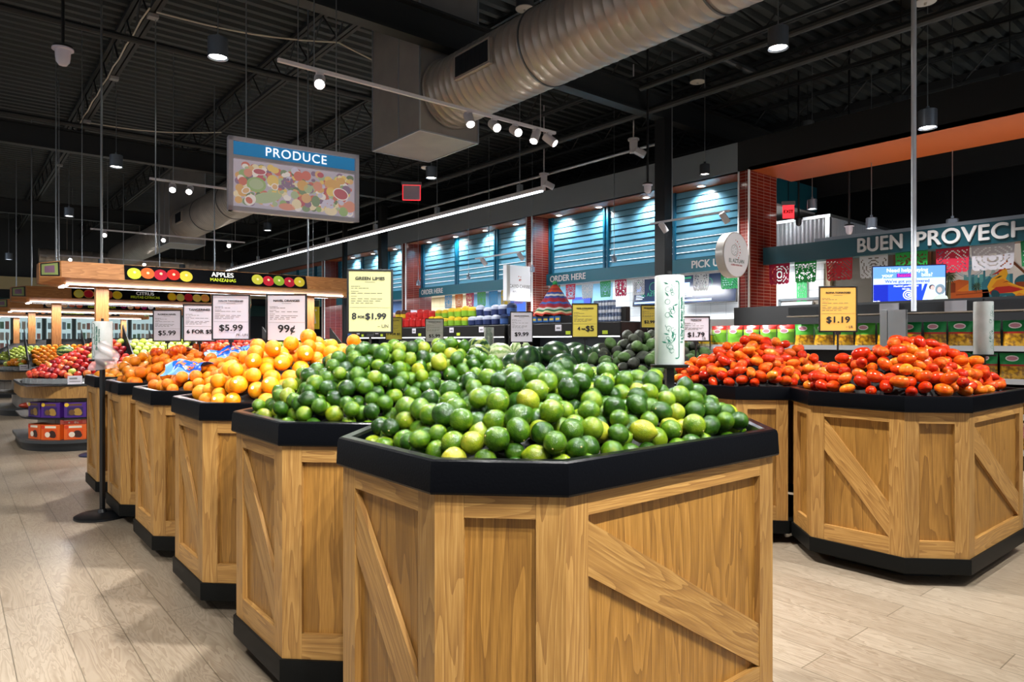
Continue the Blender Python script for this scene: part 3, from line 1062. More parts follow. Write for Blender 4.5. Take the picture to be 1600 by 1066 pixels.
def header(i, yf):
    t = stands[i]
    OFF = Vector(((HX0 + HX1) / 2 - t.location.x, yf + 0.33 - t.location.y, 0))
    had = set(t.children)
    L = HX1 - HX0
    sec = [(-0.33, 1.865), (-0.27, 2.05), (0.27, 2.05), (0.33, 1.865), (0.22, 1.79), (-0.22, 1.79)]
    M = Matrix(((0, 0, 1, 0), (1, 0, 0, 0), (0, 1, 0, 0), (0, 0, 0, 1)))
    g = G(); g.prism(sec, -L / 2, L / 2, 0, M)
    tip = [(p[0] * 0.45, 1.915 + (p[1] - 1.92) * 0.86) for p in sec]
    for s in (-1, 1):
        o0 = [(s * L / 2, p[0], p[1]) for p in sec] + [(s * (L / 2 + 0.19), p[0], p[1]) for p in tip]
        fs = [(k, (k + 1) % 6, 6 + (k + 1) % 6, 6 + k) for k in range(6)] + [(6, 7, 8, 9, 10, 11)]
        g.add(o0, fs if s > 0 else [q[::-1] for q in fs], 0, [[(q2[0] * 0.3, q2[1]) for q2 in [(o0[k][0] + o0[k][1], o0[k][2]) for k in q]] for q in fs])
    g.build('header_body', OAK_HEADER, t, smooth=0)
    # framed poster on each splayed end
    for s in (-1, 1):
        q = [Vector((s * L / 2, sec[0][0], sec[0][1])), Vector((s * (L / 2 + 0.19), tip[0][0], tip[0][1])), Vector((s * (L / 2 + 0.19), tip[1][0], tip[1][1])), Vector((s * L / 2, sec[1][0], sec[1][1]))]
        nrm = (q[1] - q[0]).cross(q[3] - q[0]).normalized() * (1 if s > 0 else -1)
        if nrm.y > 0:
            nrm = -nrm
        cq = sum(q, Vector()) / 4
        g = G()
        for k, (sc, off, mi) in enumerate(((0.86, 0.004, 0), (0.72, 0.007, 1), (0.45, 0.009, 2))):
            vs = [cq + (p - cq) * sc + nrm * off for p in q] + [cq + (p - cq) * sc - nrm * 0.002 for p in q]
            g.add(vs, [(0, 1, 2, 3), (4, 7, 6, 5), (0, 4, 5, 1), (1, 5, 6, 2), (2, 6, 7, 3), (3, 7, 4, 0)], mi)
        g.build('end_poster', [BLACK, mat('poster_fruit', '8c9a5a', 0.4), mat('poster_mauve', '7d5a70', 0.4)], t, smooth=0)
    # graphic panel lies on the sloping front
    tilt = math.atan2(0.06, 0.185)
    pm = Matrix.Translation((0, -0.302, 1.958)) @ Matrix.Rotation(-tilt, 4, 'X')
    GL = 2.18
    cols = FRUITART[i]
    g = G(); g.box((0, -0.004, 0), (GL, 0.008, 0.178), 0)
    ms = [PANELB]
    for q, c in enumerate(cols):
        ms += [amat(c, 0.25), amat('f2e6b0' if i == 0 else c, 0.25)]
        x = -GL / 2 + 0.10 + q % 5 * 0.140 if q < 5 else GL / 2 - 0.10 - (q - 5) * 0.140
        rr = 0.074 if i < 2 else 0.062
        g.disc(x, -0.012 + (0.012 if q % 2 else 0), rr, 1 + 2 * q, 1 + q % 2, -0.0085, 20, 0.95)
        g.disc(x + 0.004, 0.004, 0.016 if i == 0 else 0.03, 2 + 2 * q, 3, -0.0085, 12)
        if i == 1:
            g.ring(x, -0.012, rr, 0.008, 2 + 2 * ((q + 4) % 10), 4, -0.0085, 20)
    p = g.build('graphic_panel', ms, t, smooth=0)
    p.matrix_basis = pm
    a, b_ = HEADWORDS[i]
    o = text(a, (0, -0.011, 0.032), 0.085, mat('print_white', 'f4f4f4', 0.4), p, bold=0.0025)
    o['label'] = 'white lettering'
    o = text(b_, (0, -0.011, -0.038), 0.06, mat('print_lime', 'c6d82a', 0.4), p, bold=0.002, sx=0.95)
    o['label'] = 'yellow green lettering'
    for yy in (-0.27, 0.27):
        g = G(); g.box((0, yy * 0.9, 1.797), (L - 0.1, 0.03, 0.012)); g.build('light_strip', TUBE, t)
    g = G(); g.box((-L / 2 + 0.05, 0, 1.786), (0.05, 0.42, 0.012)); g.build('light_strip', TUBE, t)
    for px in (1.38, 3.9):
        g = G(); g.box((px - (HX0 + HX1) / 2, 0.02, 1.27), (0.13, 0.13, 1.06)); g.build('post', OAK_HEADER, t)
        g = G(); g.cyl((px - (HX0 + HX1) / 2, 0.02, 2.05), (px - (HX0 + HX1) / 2, 0.02, 6.03), 0.012, 8)
        g.lathe([(0.05, 2.05), (0.05, 2.075)], 12, 0, Matrix.Translation((px - (HX0 + HX1) / 2, 0.02, 0)))
        g.build('hanger_rod', STEEL, t)
    for ch in t.children:
        if ch not in had:
            ch.matrix_basis = Matrix.Translation(OFF) @ ch.matrix_basis
    for k in range(5):
        l = bpy.data.lights.new('header_light', 'AREA'); l.energy = 5; l.shape = 'RECTANGLE'; l.size = 0.6; l.size_y = 0.04
        lo = bpy.data.objects.new('header_light', l); COL.objects.link(lo)
        lo.location = (HX0 + 0.4 + k * 0.65, yf + 0.09, 1.775)
    return t


def plan(L, D, r, off, n=10):
    pts = [(L, D), (0 - off, D), (0 - off, r)]
    for k in range(1, n):
        a = PI + (PI / 2) * k / n
        pts.append((r + (r + off) * math.cos(a), r + (r + off) * math.sin(a)))
    pts += [(r, -off), (L, -off)]
    return pts


WHITEWASH = brick_mat('whitewashed_boards', 'b7aea2', 'a49b90', '857c72', 3.0, 0.14, 0.003, 0.6, 'ZX', 0.0)[0]
def bed_z(x, y):
    dd = min(x, y) if x > 0.62 or y > 0.62 else 0.62 - math.hypot(0.62 - x, 0.62 - y)
    return 0.70 if dd < 0 else 0.716 + 0.55 * min(dd, 0.86)


def stand(i, yf, x0=0.60, L=3.7):
    t = thing('produce_stand', ['oak slanted stand with the apples header, curved end and boxes on its lower shelves', 'oak slanted stand with the citrus header, behind the apple stand',
                                'third slanted stand under the bagged onions header', 'farthest slanted stand under the sweet potatoes header'][i], 'stand', (x0, yf, 0), 0, 'slanted produce stands')
    g = G(); g.prism(plan(L, 1.5, 0.62, -0.005), 0.0, 0.085); g.build('kick_base', mat('base_black', '15181a', 0.4), t)
    g = G(); g.prism(plan(L, 1.5, 0.62, 0.025), 0.085, 0.118); g.build('bumper', mat('bumper_grey', '3b3f42', 0.35), t)
    g = G(); g.prism(plan(L - 0.02, 1.5, 0.45, -0.22), 0.118, 0.56); g.build('back_boards', WHITEWASH, t)
    g = G(); g.prism(plan(L, 1.4, 0.62, 0.0), 0.335, 0.352); g.build('shelf', BLACK, t)
    g = G(); g.prism(plan(L, 1.5, 0.62, 0.01), 0.56, 0.685); g.build('skirt', OAK, t)
    g = G(); g.prism(plan(L, 1.5, 0.62, 0.018), 0.685, 0.715); g.build('table_edge', mat('edge_grey', '4a4d4e', 0.35, 0.6), t, bevel=0.006)
    # display bed rising from the curved edge towards the spine
    g = G(); nx_, ny_ = 44, 14
    vs = [(L * (k / nx_) ** 1.3, 0.03 + 0.85 * j / ny_, 0) for k in range(nx_ + 1) for j in range(ny_ + 1)]
    vs = [(x, y, bed_z(x, y)) for x, y, _ in vs]
    g.add(vs, [(k * (ny_ + 1) + j, (k + 1) * (ny_ + 1) + j, (k + 1) * (ny_ + 1) + j + 1, k * (ny_ + 1) + j + 1) for k in range(nx_) for j in range(ny_)])
    g.box((L / 2 + 0.3, 0.89, 0.95), (L - 0.7, 0.02, 0.5))
    g.build('display_bed', BLACK, t, smooth=60)
    for xx in ((1.02, 1.75, 2.7, 3.68) if i == 0 else (0.35, 1.15, 2.2, 3.2)):
        g = G(); M = Matrix.Translation((xx, 0, 0)) @ Matrix.Rotation(PI / 2, 4, 'Z') @ Matrix.Rotation(PI / 2, 4, 'X')
        y0 = 0.30 if xx < 0.1 else 0.02
        g.prism([(y0, 0.73), (0.88, 1.16), (0.88, 1.36), (y0, 0.87)], -0.006, 0.006, 0, M); g.build('divider', BLACK, t, smooth=0)
    g = G()
    arc = [p for p in plan(L, 1.5, 0.60, 0.0) if p[1] < 0.75][1:]
    for a, b_ in zip(arc[:-1], arc[1:]):
        d = Vector((b_[0] - a[0], b_[1] - a[1], 0))
        g.box(((a[0] + b_[0]) / 2, (a[1] + b_[1]) / 2, 0.742), (d.length + 0.004, 0.005, 0.055), 0, rot=(0, 0, math.atan2(d.y, d.x)))
    o = g.build('front_guard', mat('clear_acrylic', 'e8f0f2', 0.08, alpha=0.16), t, smooth=0)
    o['label'] = 'clear acrylic front guard'
    return t


stands = []
for i, yf in enumerate((8.9, 13.3, 17.7, 22.1)):
    stands.append(stand(i, yf - 0.42))
    header(i, yf)


def on_slope(i, x, row, pitch=0.088):
    """Point on stand i's sloping bed: x along the stand, row up the slope."""
    st = stands[i].location
    s = 0.022 + row * pitch
    ca, sa = 0.8746, 0.4847
    y = 0.02 + s * ca
    return Vector((st.x + x, st.y + y, bed_z(x, y))), Vector((0, -sa * (0.4 if x < 0.5 else 1), ca)).normalized()


def slope_row(i, x0, x1, rows, r, pick, name, cat, jitter=0.2):
    for row in range(rows):
        n = int((x1 - x0) / (2.06 * r))
        for q in range(n):
            x = x0 + r + q * 2.06 * r + (r if row % 2 else 0)
            y_here = 0.02 + (0.022 + row * 0.088) * 0.8746
            if bed_z(x, y_here) < 0.716 + 0.55 * r * 0.8:
                continue
            p, nrm = on_slope(i, x, row)
            p = p + nrm * (r * (1 + 0.1 * random.random()))
            mesh, words_, where = pick(x, row)
            ITEMS.append(dict(pos=tuple(p), r=r * random.uniform(0.93, 1.0), mesh=mesh, name=name, cat=cat, label=f'{words_} in the {ORD[row]} row, {where}',
                              group=where, rot=Euler((random.uniform(-0.5, 0.5) + 0.4, random.uniform(-0.5, 0.5), random.uniform(0, 6)))))


def pick_apple(x, row):
    if x < 1.0:
        k = random.choices(['red', 'blush', 'dark', 'green'], [0.42, 0.40, 0.14 if row < 6 else 0.4, 0.04])[0]
        w = 'left section of the apple stand'
    elif x < 1.74:
        k, w = 'green', 'second section of the apple stand'
    elif x < 2.68:
        k, w = random.choice(['red', 'red', 'blush']), 'third section of the apple stand'
    else:
        k, w = 'green', 'right section of the apple stand'
    return APPLE_M[k], {'red': 'red apple', 'blush': 'blushed apple', 'dark': 'dark red apple', 'green': 'pale green apple'}[k], w


for a, b_ in ((0.04, 1.0), (1.04, 1.73), (1.77, 2.68), (2.72, 3.66)):
    slope_row(0, a, b_, 10, 0.041, pick_apple, 'apple', 'apple')
slope_row(1, 0.40, 1.13, 8, 0.042, lambda x, r: (ORANGE_M[0], 'orange', 'the citrus stand behind the apples'), 'orange', 'orange')
slope_row(1, 0.05, 0.33, 7, 0.042, lambda x, r: (APPLE_M['green'] if random.random() < 0.3 else ORANGE_M[0], 'yellow orange fruit', 'the curved end of the citrus stand'), 'orange', 'orange')
slope_row(2, 0.05, 1.1, 7, 0.045, lambda x, r: (APPLE_M['green'], 'pale green fruit', 'the third slanted stand'), 'guava', 'fruit')
p, nn = on_slope(0, 0.42, 9)
ITEMS.append(dict(pos=tuple(p + Vector((0, 0.03, 0.10))), r=0.075, mesh=MELON_M['striped'], name='papaya', cat='papaya', label='green brown papaya lying behind the top row of apples', group='single papaya', rot=Euler((0.2, PI / 2, 0.1))))

# boxes and bags on the stands' lower shelves
def carton(name, label, cat, loc, s, base, front, group, rotz=0):
    t = thing(name, label, cat, loc, rotz, group)
    g = G(); g.box((0, 0, s[2] / 2), s); g.build('carton', mat('card_' + base, base, 0.4), t, bevel=0.003)
    g = G(); w, h = s[0], s[2]; y = -s[1] / 2 - 0.001
    g.rect(-w * 0.36, h * 0.12, w * 0.36, h * 0.7, 0, 0, y); g.disc(0.02, h * 0.38, h * 0.24, 1, 1, y); g.disc(-w * 0.15, h * 0.35, h * 0.18, 2, 2, y)
    g.disc(w * 0.18, h * 0.3, h * 0.17, 1, 2, y); g.rect(-w * 0.4, h * 0.78, w * 0.3, h * 0.92, 2, 0, y); g.disc(-w * 0.38, h * 0.85, h * 0.13, 3, 3, y)
    g.build('printed_front', [mat('cf_' + c, c, 0.4) for c in front], t, smooth=0)
    return t


SX, SY = stands[0].location.x, stands[0].location.y
placew = ['leftmost', 'second', 'third', 'fourth']
for k, (bx_, by_, rz_) in enumerate(((0.165, 0.41, -65), (0.275, 0.235, -43), (0.455, 0.122, -19), (0.685, 0.098, 0), (0.90, 0.098, 0), (1.115, 0.098, 0))):
    x, y, rz_ = SX + bx_, SY + by_, R(rz_)
    pw = ['leftmost', 'second', 'third', 'fourth', 'fifth', 'sixth'][k]
    carton('snack_box', f'purple snack carton on the upper shelf of the apple stand, {pw} along the curve', 'box', (x, y, 0.353), (0.205, 0.15, 0.16), '4b2482', ['31205c', 'a9843a', '6a4b2a', 'e8c22e'], 'purple cartons under the apples', rz_)
    carton('candy_box', f'orange candy carton on the bottom shelf of the apple stand, {pw} along the curve', 'box', (x, y, 0.119), (0.205, 0.15, 0.16), 'e0601c', ['d8501a', '3a2018', 'e9dcc8', 'd23a1a'], 'orange cartons under the apples', rz_)
    if k in (2, 4):
        carton('candy_box', 'pink carton lying on the orange cartons, ' + ('left one' if k == 2 else 'right one'), 'box', (x - 0.02, y + 0.03, 0.2795), (0.24, 0.10, 0.05), 'e2786a', ['d84f44', 'f0c0b0', 'e8dcd4', 'c83a30'], 'pink cartons under the apples', rz_)
SX2, SY2 = stands[1].location.x, stands[1].location.y
for k in range(5):
    for z in (0.119, 0.353):
        t = thing('bread_bag', 'red and white snack bag lying on the ' + ('bottom' if z < 0.2 else 'upper') + f' shelf of the citrus stand, {["leftmost", "second", "third", "fourth", "fifth"][k]}', 'bag', (SX2 + 0.35 + k * 0.27, SY2 + 0.13, z), 0, 'snack bags under the citrus')
        g = G(); g.ball((0, 0, 0.045), (0.125, 0.1, 0.045), 14, 8, 0); g.build('pouch', mat('pouch_red', 'c0452c', 0.35), t)
        g = G(); g.ball((0.01, -0.004, 0.047), (0.085, 0.1, 0.046), 12, 8, 0); o = g.build('printed_band', mat('pouch_white', 'e4d8c4', 0.35), t)
for nm, x, y, z, lab in (('shelf_card', SX + 0.42, SY - 0.012, 0.755, 'white price card on the front guard of the apple stand'), ('shelf_card', SX2 + 0.3, SY2 + 0.05, 0.755, 'white price card on the front guard of the citrus stand')):
    g = G(); g.box((0, 0, 0), (0.13, 0.004, 0.09), 0); g.rect(-0.05, -0.02, 0.05, -0.012, 1, 0, -0.003); g.rect(-0.05, 0.008, 0.02, 0.024, 1, 0, -0.003)
    tag(g.build(nm, [PAPER, mat('print_grey', '7a7a80', 0.6)], None, (x, y, z), smooth=0), lab, 'price card')

# ------------------------------------------------------------------ fruit objects: what shows largest gets its own object
W_, H_ = 1600, 1066
def visible_counts(items):
    zb = np.full((H_ // 2, W_ // 2), 1e9); ib = np.full((H_ // 2, W_ // 2), -1)
    for i, it in enumerate(items):
        cx, d, cz = cam_xy(it['pos'])
        f = 1067 / 2
        u, v, rp = W_ / 4 + f * cx / d, H_ / 4 - f * cz / d, f * it['r'] / d
        x0, x1, y0, y1 = int(u - rp), int(u + rp) + 2, int(v - rp), int(v + rp) + 2
        x0, y0, x1, y1 = max(x0, 0), max(y0, 0), min(x1, W_ // 2), min(y1, H_ // 2)
        if x0 >= x1 or y0 >= y1:
            continue
        X, Y = np.meshgrid(np.arange(x0, x1) + 0.5, np.arange(y0, y1) + 0.5)
        q = 1 - ((X - u) ** 2 + (Y - v) ** 2) / (rp * rp)
        z = np.where(q > 0, d - it['r'] * np.sqrt(np.maximum(q, 0)), 1e9)
        sub = zb[y0:y1, x0:x1]; m = z < sub
        sub[m] = z[m]; ib[y0:y1, x0:x1][m] = i
    return np.bincount(ib[ib >= 0].ravel(), minlength=len(items))


counts = visible_counts(ITEMS)
order = sorted(range(len(ITEMS)), key=lambda i: -counts[i])
made, rest = {}, {}
for i in order:
    it = ITEMS[i]
    nm = it['name']
    if counts[i] >= 5 and made.get(nm, 0) < 300:
        made[nm] = made.get(nm, 0) + 1
        o = bpy.data.objects.new(nm, it['mesh'])
        COL.objects.link(o)
        o.location = it['pos']; o.rotation_euler = it['rot']; o.scale = (it['r'],) * 3
        tag(o, it['label'], it['cat'], it['group'])
    else:
        rest.setdefault(nm, []).append(it)
print('FRUIT', made, {k: len(v) for k, v in rest.items()})
PLUR = {'lime': 'limes', 'orange': 'oranges', 'tangerine': 'tangerines', 'tomato': 'roma tomatoes', 'avocado': 'avocados', 'apple': 'apples', 'guava': 'green fruit', 'melon': 'pale melons', 'watermelon': 'watermelons'}
for nm, its in rest.items():
    mats, vs, fs, mi = [], [], [], []
    for it in its:
        me = it['mesh']
        Mx = Matrix.Translation(Vector(it['pos']) / 0.04) @ it['rot'].to_matrix().to_4x4() @ Matrix.Scale(it['r'] / 0.04, 4)
        o0 = len(vs)
        vs += [tuple(Mx @ v.co) for v in me.vertices]
        loc = []
        for m in me.materials:
            if m not in mats:
                mats.append(m)
            loc.append(mats.index(m))
        for p in me.polygons:
            fs.append([o0 + k for k in p.vertices]); mi.append(loc[p.material_index])
    g = G(); g.v, g.f, g.m, g.uv = vs, fs, mi, [[(0, 0)] * len(f) for f in fs]
    o = g.build(nm + '_filling', mats, smooth=60)
    o.scale = (0.04,) * 3
    tag(o, f'{PLUR.get(nm, nm)} deeper in and behind the visible ones of their heaps', nm if nm != 'guava' else 'fruit', None, 'stuff')

# stickers on some of the oranges
STK = G().lathe([(0.0, 1.015), (0.12, 1.008), (0.2, 0.992)], 14, 0, None, cap=False).mesh('sticker', mat('sticker_white', 'd8d4cc', 0.4))
for o in [o for o in COL.objects if o.name.startswith('orange') and o.get('category') == 'orange' and 'third bin' in o.get('group', '')][:9]:
    s_ = bpy.data.objects.new('sticker', STK); COL.objects.link(s_); s_.parent = o
    to = (Vector((0, 0, CAMZ)) - o.location).normalized() + Vector((random.uniform(-0.5, 0.5), random.uniform(-0.5, 0.5), random.uniform(-0.2, 0.6)))
    s_.rotation_euler = (o.rotation_euler.to_matrix().inverted() @ to).to_track_quat('Z', 'Y').to_euler()
# ------------------------------------------------------------------ price signs standing in the heaps
def price_sign(x, y, z0, z1, w, paper, title, price, yaw, label, sub=None, tsize=0.018, psize=0.05, stem=0.12, frame=None, small=None):
    h = z1 - z0
    t = thing('price_sign', label, 'sign', (x, y, z0 - stem), -THETA + yaw, 'price signs in the produce bins')
    zc = stem + h / 2
    fm = frame or BLACK
    g = G(); b_ = 0.009
    g.box((-w / 2, 0, zc), (b_, 0.012, h + b_)); g.box((w / 2, 0, zc), (b_, 0.012, h + b_)); g.box((0, 0, zc - h / 2), (w + b_, 0.012, b_)); g.box((0, 0, zc + h / 2), (w + b_, 0.012, b_))
    g.build('frame', fm, t, bevel=0.002)
    g = G(); g.box((0, 0, zc), (w, 0.004, h)); bd = g.build('card', paper, t)
    g = G(); g.cyl((0, 0.006, 0), (0, 0.006, stem), 0.006, 8); g.box((0, 0.006, stem - 0.008), (0.03, 0.02, 0.024)); g.build('stem', BLACK, t)
    g = G()
    top = zc + h / 2
    rows = [(0.26, 0.25), (0.29, 0.5), (0.34, 0.2), (0.37, 0.86), (0.42, 0.16), (0.46, 0.86), (0.495, 0.8), (0.53, 0.62)]
    for fr, wd in rows:
        x0 = -w * 0.43; n = 5
        for q in range(n):
            a = x0 + w * 0.86 * wd * q / n
            g.rect(a, top - fr * h - 0.0014, a + w * 0.86 * wd / n * (0.6 + 0.35 * random.random()), top - fr * h + 0.0012, 0, 1, -0.002)
    g.rect(-w * 0.46, top - 0.605 * h, w * 0.46, top - 0.6 * h, 0, 1, -0.002)
    g.rect(-w * 0.12, top - 0.195 * h, w * 0.12, top - 0.188 * h, 0, 1, -0.002)
    g.build('fine_print', mat('print_grey_ink', '55534a', 0.6), bd, smooth=0)
    text(title, (0, -0.004, top - 0.135 * h), tsize, INK, bd, bold=0.0005, sx=1.15, ext=0.0006, fit=w * (0.66 if len(title) > 8 else 0.4))
    if price.startswith(('8 FOR', '4 FOR')):
        n_, _, p_ = price.split(' ')
        xs = (-0.36, -0.20, 0.13, 0.46) if len(p_) > 3 else (-0.24, -0.06, 0.19, 0.3)
        text(n_, (w * xs[0], -0.004, top - 0.745 * h), psize, INK, bd, bold=0.0014, ext=0.0006, fit=w * 0.09)
        text('FOR', (w * xs[1], -0.004, top - 0.755 * h), psize, INK, bd, bold=0.0006, ext=0.0006, fit=w * 0.15)
        text(p_, (w * xs[2], -0.004, top - 0.745 * h), psize, INK, bd, bold=0.0016, ext=0.0006, sx=1.1, fit=w * xs[3])
    else:
        text(price, (0, -0.004, top - 0.745 * h), psize, INK, bd, bold=0.0016, sx=1.1, ext=0.0006, spacing=1.05, fit=w * (0.78 if len(price) > 6 else (0.62 if len(price) > 3 else 0.42)))
    if sub:
        text(sub, (w * 0.3, -0.004, top - 0.9 * h), 0.022, mat('print_grey_ink', '55534a', 0.6), bd, ext=0.0006)
    return t


price_sign(1.50, 2.85, 1.205, 1.492, 0.20, mat('paper_lime', 'c0bc84', 0.5), 'GREEN LIMES', '8 FOR $1.99', 0.12, 'pale yellow green limes price sign, tallest sign, behind the second lime bin heap', '– UN', 0.02, 0.034, 0.14)
price_sign(1.43, 3.68, 1.165, 1.42, 0.215, PAPER, 'NAVEL ORANGES', '99¢', 0.0, 'white navel oranges price sign half sunk behind the heap of oranges', None, 0.019, 0.06)
price_sign(1.35, 4.38, 1.175, 1.45, 0.215, PAPER, 'HALOS TANGERINES', '$5.99', 0.25, 'white tangerines price sign behind the blue bags, largest of the white signs on the left', 'PK. UN', 0.016, 0.058)
price_sign(1.39, 5.22, 1.165, 1.425, 0.215, PAPER, 'TANGERINES', '6 FOR $5', 0.2, 'white six for five price sign partly behind the larger tangerines sign', None, 0.018, 0.046)
price_sign(1.37, 6.08, 1.165, 1.415, 0.215, PAPER, 'FLORIDA NAVEL', '$5.99', 0.1, 'white florida navel price sign, leftmost of all the price signs', None, 0.017, 0.058)
price_sign(4.16, 7.30, 1.18, 1.45, 0.20, YELLOW, 'CANTALOUPES', '2 FOR $5', 0.0, 'small yellow price sign peeking over the limes right of the tall limes sign', None, 0.016, 0.045)
price_sign(4.16, 6.40, 1.155, 1.41, 0.20, PAPER, 'HONEYDEW MELON', '$5.99', 0.0, 'white melon price sign in front of the candy cooler', None, 0.017, 0.055)
price_sign(4.02, 4.74, 1.155, 1.43, 0.20, PAPER, 'SEEDLESS WATERMELON', '$9.99', 0.0, 'white watermelon price sign standing behind two dark watermelons', None, 0.013, 0.055)
price_sign(3.86, 3.78, 1.195, 1.458, 0.20, YELLOW, 'HASS AVOCADOS', '4 FOR $5', -0.05, 'yellow avocado price sign left of the avocado heap', None, 0.017, 0.052)
price_sign(4.72, 3.84, 1.28, 1.478, 0.147, mat('paper_gold', 'd9c14e', 0.55), 'PINEAPPLE', '$2.99', 0.1, 'small gold price sign behind the right of the avocado heap', None, 0.013, 0.04, 0.2)
price_sign(4.05, 2.88, 1.165, 1.335, 0.185, PAPER, 'TOMATO', '$1.79', -0.05, 'white price sign half hidden by the large bag roll', 'LB', 0.014, 0.045)
price_sign(4.23, 1.97, 1.225, 1.50, 0.216, AMBER, 'ROMA TOMATOES', '$1.19', -0.15, 'amber roma tomatoes price sign over the tomato heaps', '– LB', 0.017, 0.056)

# ------------------------------------------------------------------ bag rolls on pole stands
def bend(o, r):
    for v in o.data.vertices:
        p = o.matrix_basis @ v.co
        rr = r - p.y
        a = p.x / r
        v.co = (rr * math.sin(a), -rr * math.cos(a), p.z)
    o.matrix_basis = Matrix()
    o.data.update()


def roll_stand(x, y, z0, h, r, yaw, lab_stand, lab_roll, base=True, art=True):
    t = thing('roll_stand', lab_stand, 'stand', (x, y, 0), yaw, 'pole stands for bag rolls')
    g = G(); g.lathe([(0.165, 0), (0.165, 0.012), (0.15, 0.02), (0.03, 0.03), (0.02, 0.05)], 40); g.build('base', mat('base_disc', '0c0f12', 0.4), t)
    g = G(); g.box((0, 0, (z0 + 0.03) / 2), (0.032, 0.02, z0 - 0.03)); g.build('pole', BLACK, t)
    g = G(); g.lathe([(r * 1.25, z0 - 0.012), (r * 1.3, z0 - 0.004), (r * 1.3, z0 - 0.001)], 32); g.cyl((0, 0, z0), (0, 0, z0 + h + 0.02), 0.009, 8); g.build('roll_holder', BLACK, t)
    b = thing('bag_roll', lab_roll, 'bag roll', (x, y, z0), yaw, 'rolls of produce bags')
    g = G(); g.lathe([(0.014, 0), (r * 0.97, 0), (r, 0.004), (r, h - 0.004), (r * 0.97, h), (0.014, h)], 40, cap=False)
    g.build('roll', mat('roll_plastic', 'dfe6e4', 0.25, noise=(14, 'c3cfcb', 0.25)), b)
    if art:
        GR = mat('roll_green_print', '10705a', 0.4)
        g = G()
        rq = random.Random(int(x * 100))
        for q in range(34):
            zz, xx = rq.uniform(0.1, 0.9), rq.uniform(-0.034, 0.0)
            if q % 3 == 0:
                g.ring(xx, h * zz, rq.uniform(0.005, 0.011), 0.0016, 0, 1, 0, 14)
            elif q % 3 == 1:
                a_ = rq.uniform(0, 3); L_ = 0.012
                g.art([(xx, h * zz), (xx + L_ * math.cos(a_) - 0.003 * math.sin(a_), h * zz + L_ * math.sin(a_) + 0.003 * math.cos(a_)), (xx + 2 * L_ * math.cos(a_), h * zz + 2 * L_ * math.sin(a_)), (xx + L_ * math.cos(a_) + 0.003 * math.sin(a_), h * zz + L_ * math.sin(a_) - 0.003 * math.cos(a_))], 0, 1)
            else:
                g.ring(xx, h * zz, 0.010, 0.0013, 0, 1, 0, 10, rq.uniform(0, 3), rq.uniform(4, 6))
        for z in ():
            for s in (-0.024, 0.0):
                g.ring(s - 0.01, h * z, 0.014, 0.0018, 0, 1, 0, 16); g.ring(s - 0.01, h * (z + 0.05), 0.011, 0.0016, 0, 1, 0, 14)
                g.art([(s - 0.022, h * (z + 0.1)), (s - 0.010, h * (z + 0.17)), (s - 0.008, h * (z + 0.17)), (s - 0.020, h * (z + 0.1))], 0, 1)
                g.art([(s + 0.002, h * (z + 0.1)), (s - 0.010, h * (z + 0.17)), (s - 0.008, h * (z + 0.17)), (s + 0.004, h * (z + 0.1))], 0, 1)
            g.art([(0.012, h * (z - 0.03)), (0.020, h * (z + 0.04)), (0.022, h * (z + 0.04)), (0.015, h * (z - 0.03))], 0, 1)
        g.rect(0.012, h * 0.1, 0.016, h * 0.9, 0, 1); g.ring(0.004, h * 0.9, 0.012, 0.004, 0, 1, 0, 10, 0, PI / 2 + 0.6); g.ring(0.004, h * 0.1, 0.012, 0.004, 0, 1, 0, 10, -PI / 2 - 0.6, 0)
        o = g.build('printed_design', GR, b, smooth=0); bend(o, r)
        o = text('5 a Day for Better Health', (0.028, -0.0012, h * 0.5), 0.0175, GR, b, right=(0, 0, 1), up=(-1, 0, 0), ext=0.0002, bold=0.0007); bend(o, r)
        o = text('Coma Frutas y Verduras', (0.043, -0.0012, h * 0.5), 0.015, GR, b, right=(0, 0, 1), up=(-1, 0, 0), ext=0.0002, bold=0.0004); bend(o, r)
    return t, b


roll_stand(0.785, 5.23, 1.045, 0.25, 0.06, -THETA - 0.5, 'black pole stand with a disc base in front of the far left bins', 'small white bag roll with a torn bag hanging from it, far left')
roll_stand(2.215, 1.70, 1.072, 0.352, 0.058, -THETA + 0.2, 'black pole stand behind the closest lime bin', 'large white bag roll with green print, standing over the limes')
roll_stand(5.38, 1.53, 1.075, 0.355, 0.058, -THETA + 0.7, 'black pole stand behind the right end of the first tomato bin', 'white bag roll over the right end of the tomatoes')
roll_stand(5.0, 6.5, 1.03, 0.30, 0.058, -THETA, 'black pole stand beyond the pale melons', 'white bag roll far back above the pale melons')
roll_stand(4.96, 1.12, 1.075, 0.355, 0.058, -THETA + 0.3, 'dark disc base at the right edge of the picture beside the first tomato bin', 'white bag roll just outside the right edge of the picture')
g = G(); g.lathe([(0.165, 0), (0.165, 0.012), (0.15, 0.02), (0.03, 0.03), (0.02, 0.05)], 40); g.box((0, 0, 0.5), (0.032, 0.02, 0.95))
tag(g.build('roll_stand', mat('base_blue_disc', '14203c', 0.4), None, (1.17, 8.08, 0)), 'dark blue disc base on the floor beyond the farthest citrus bin', 'stand', 'pole stands for bag rolls')

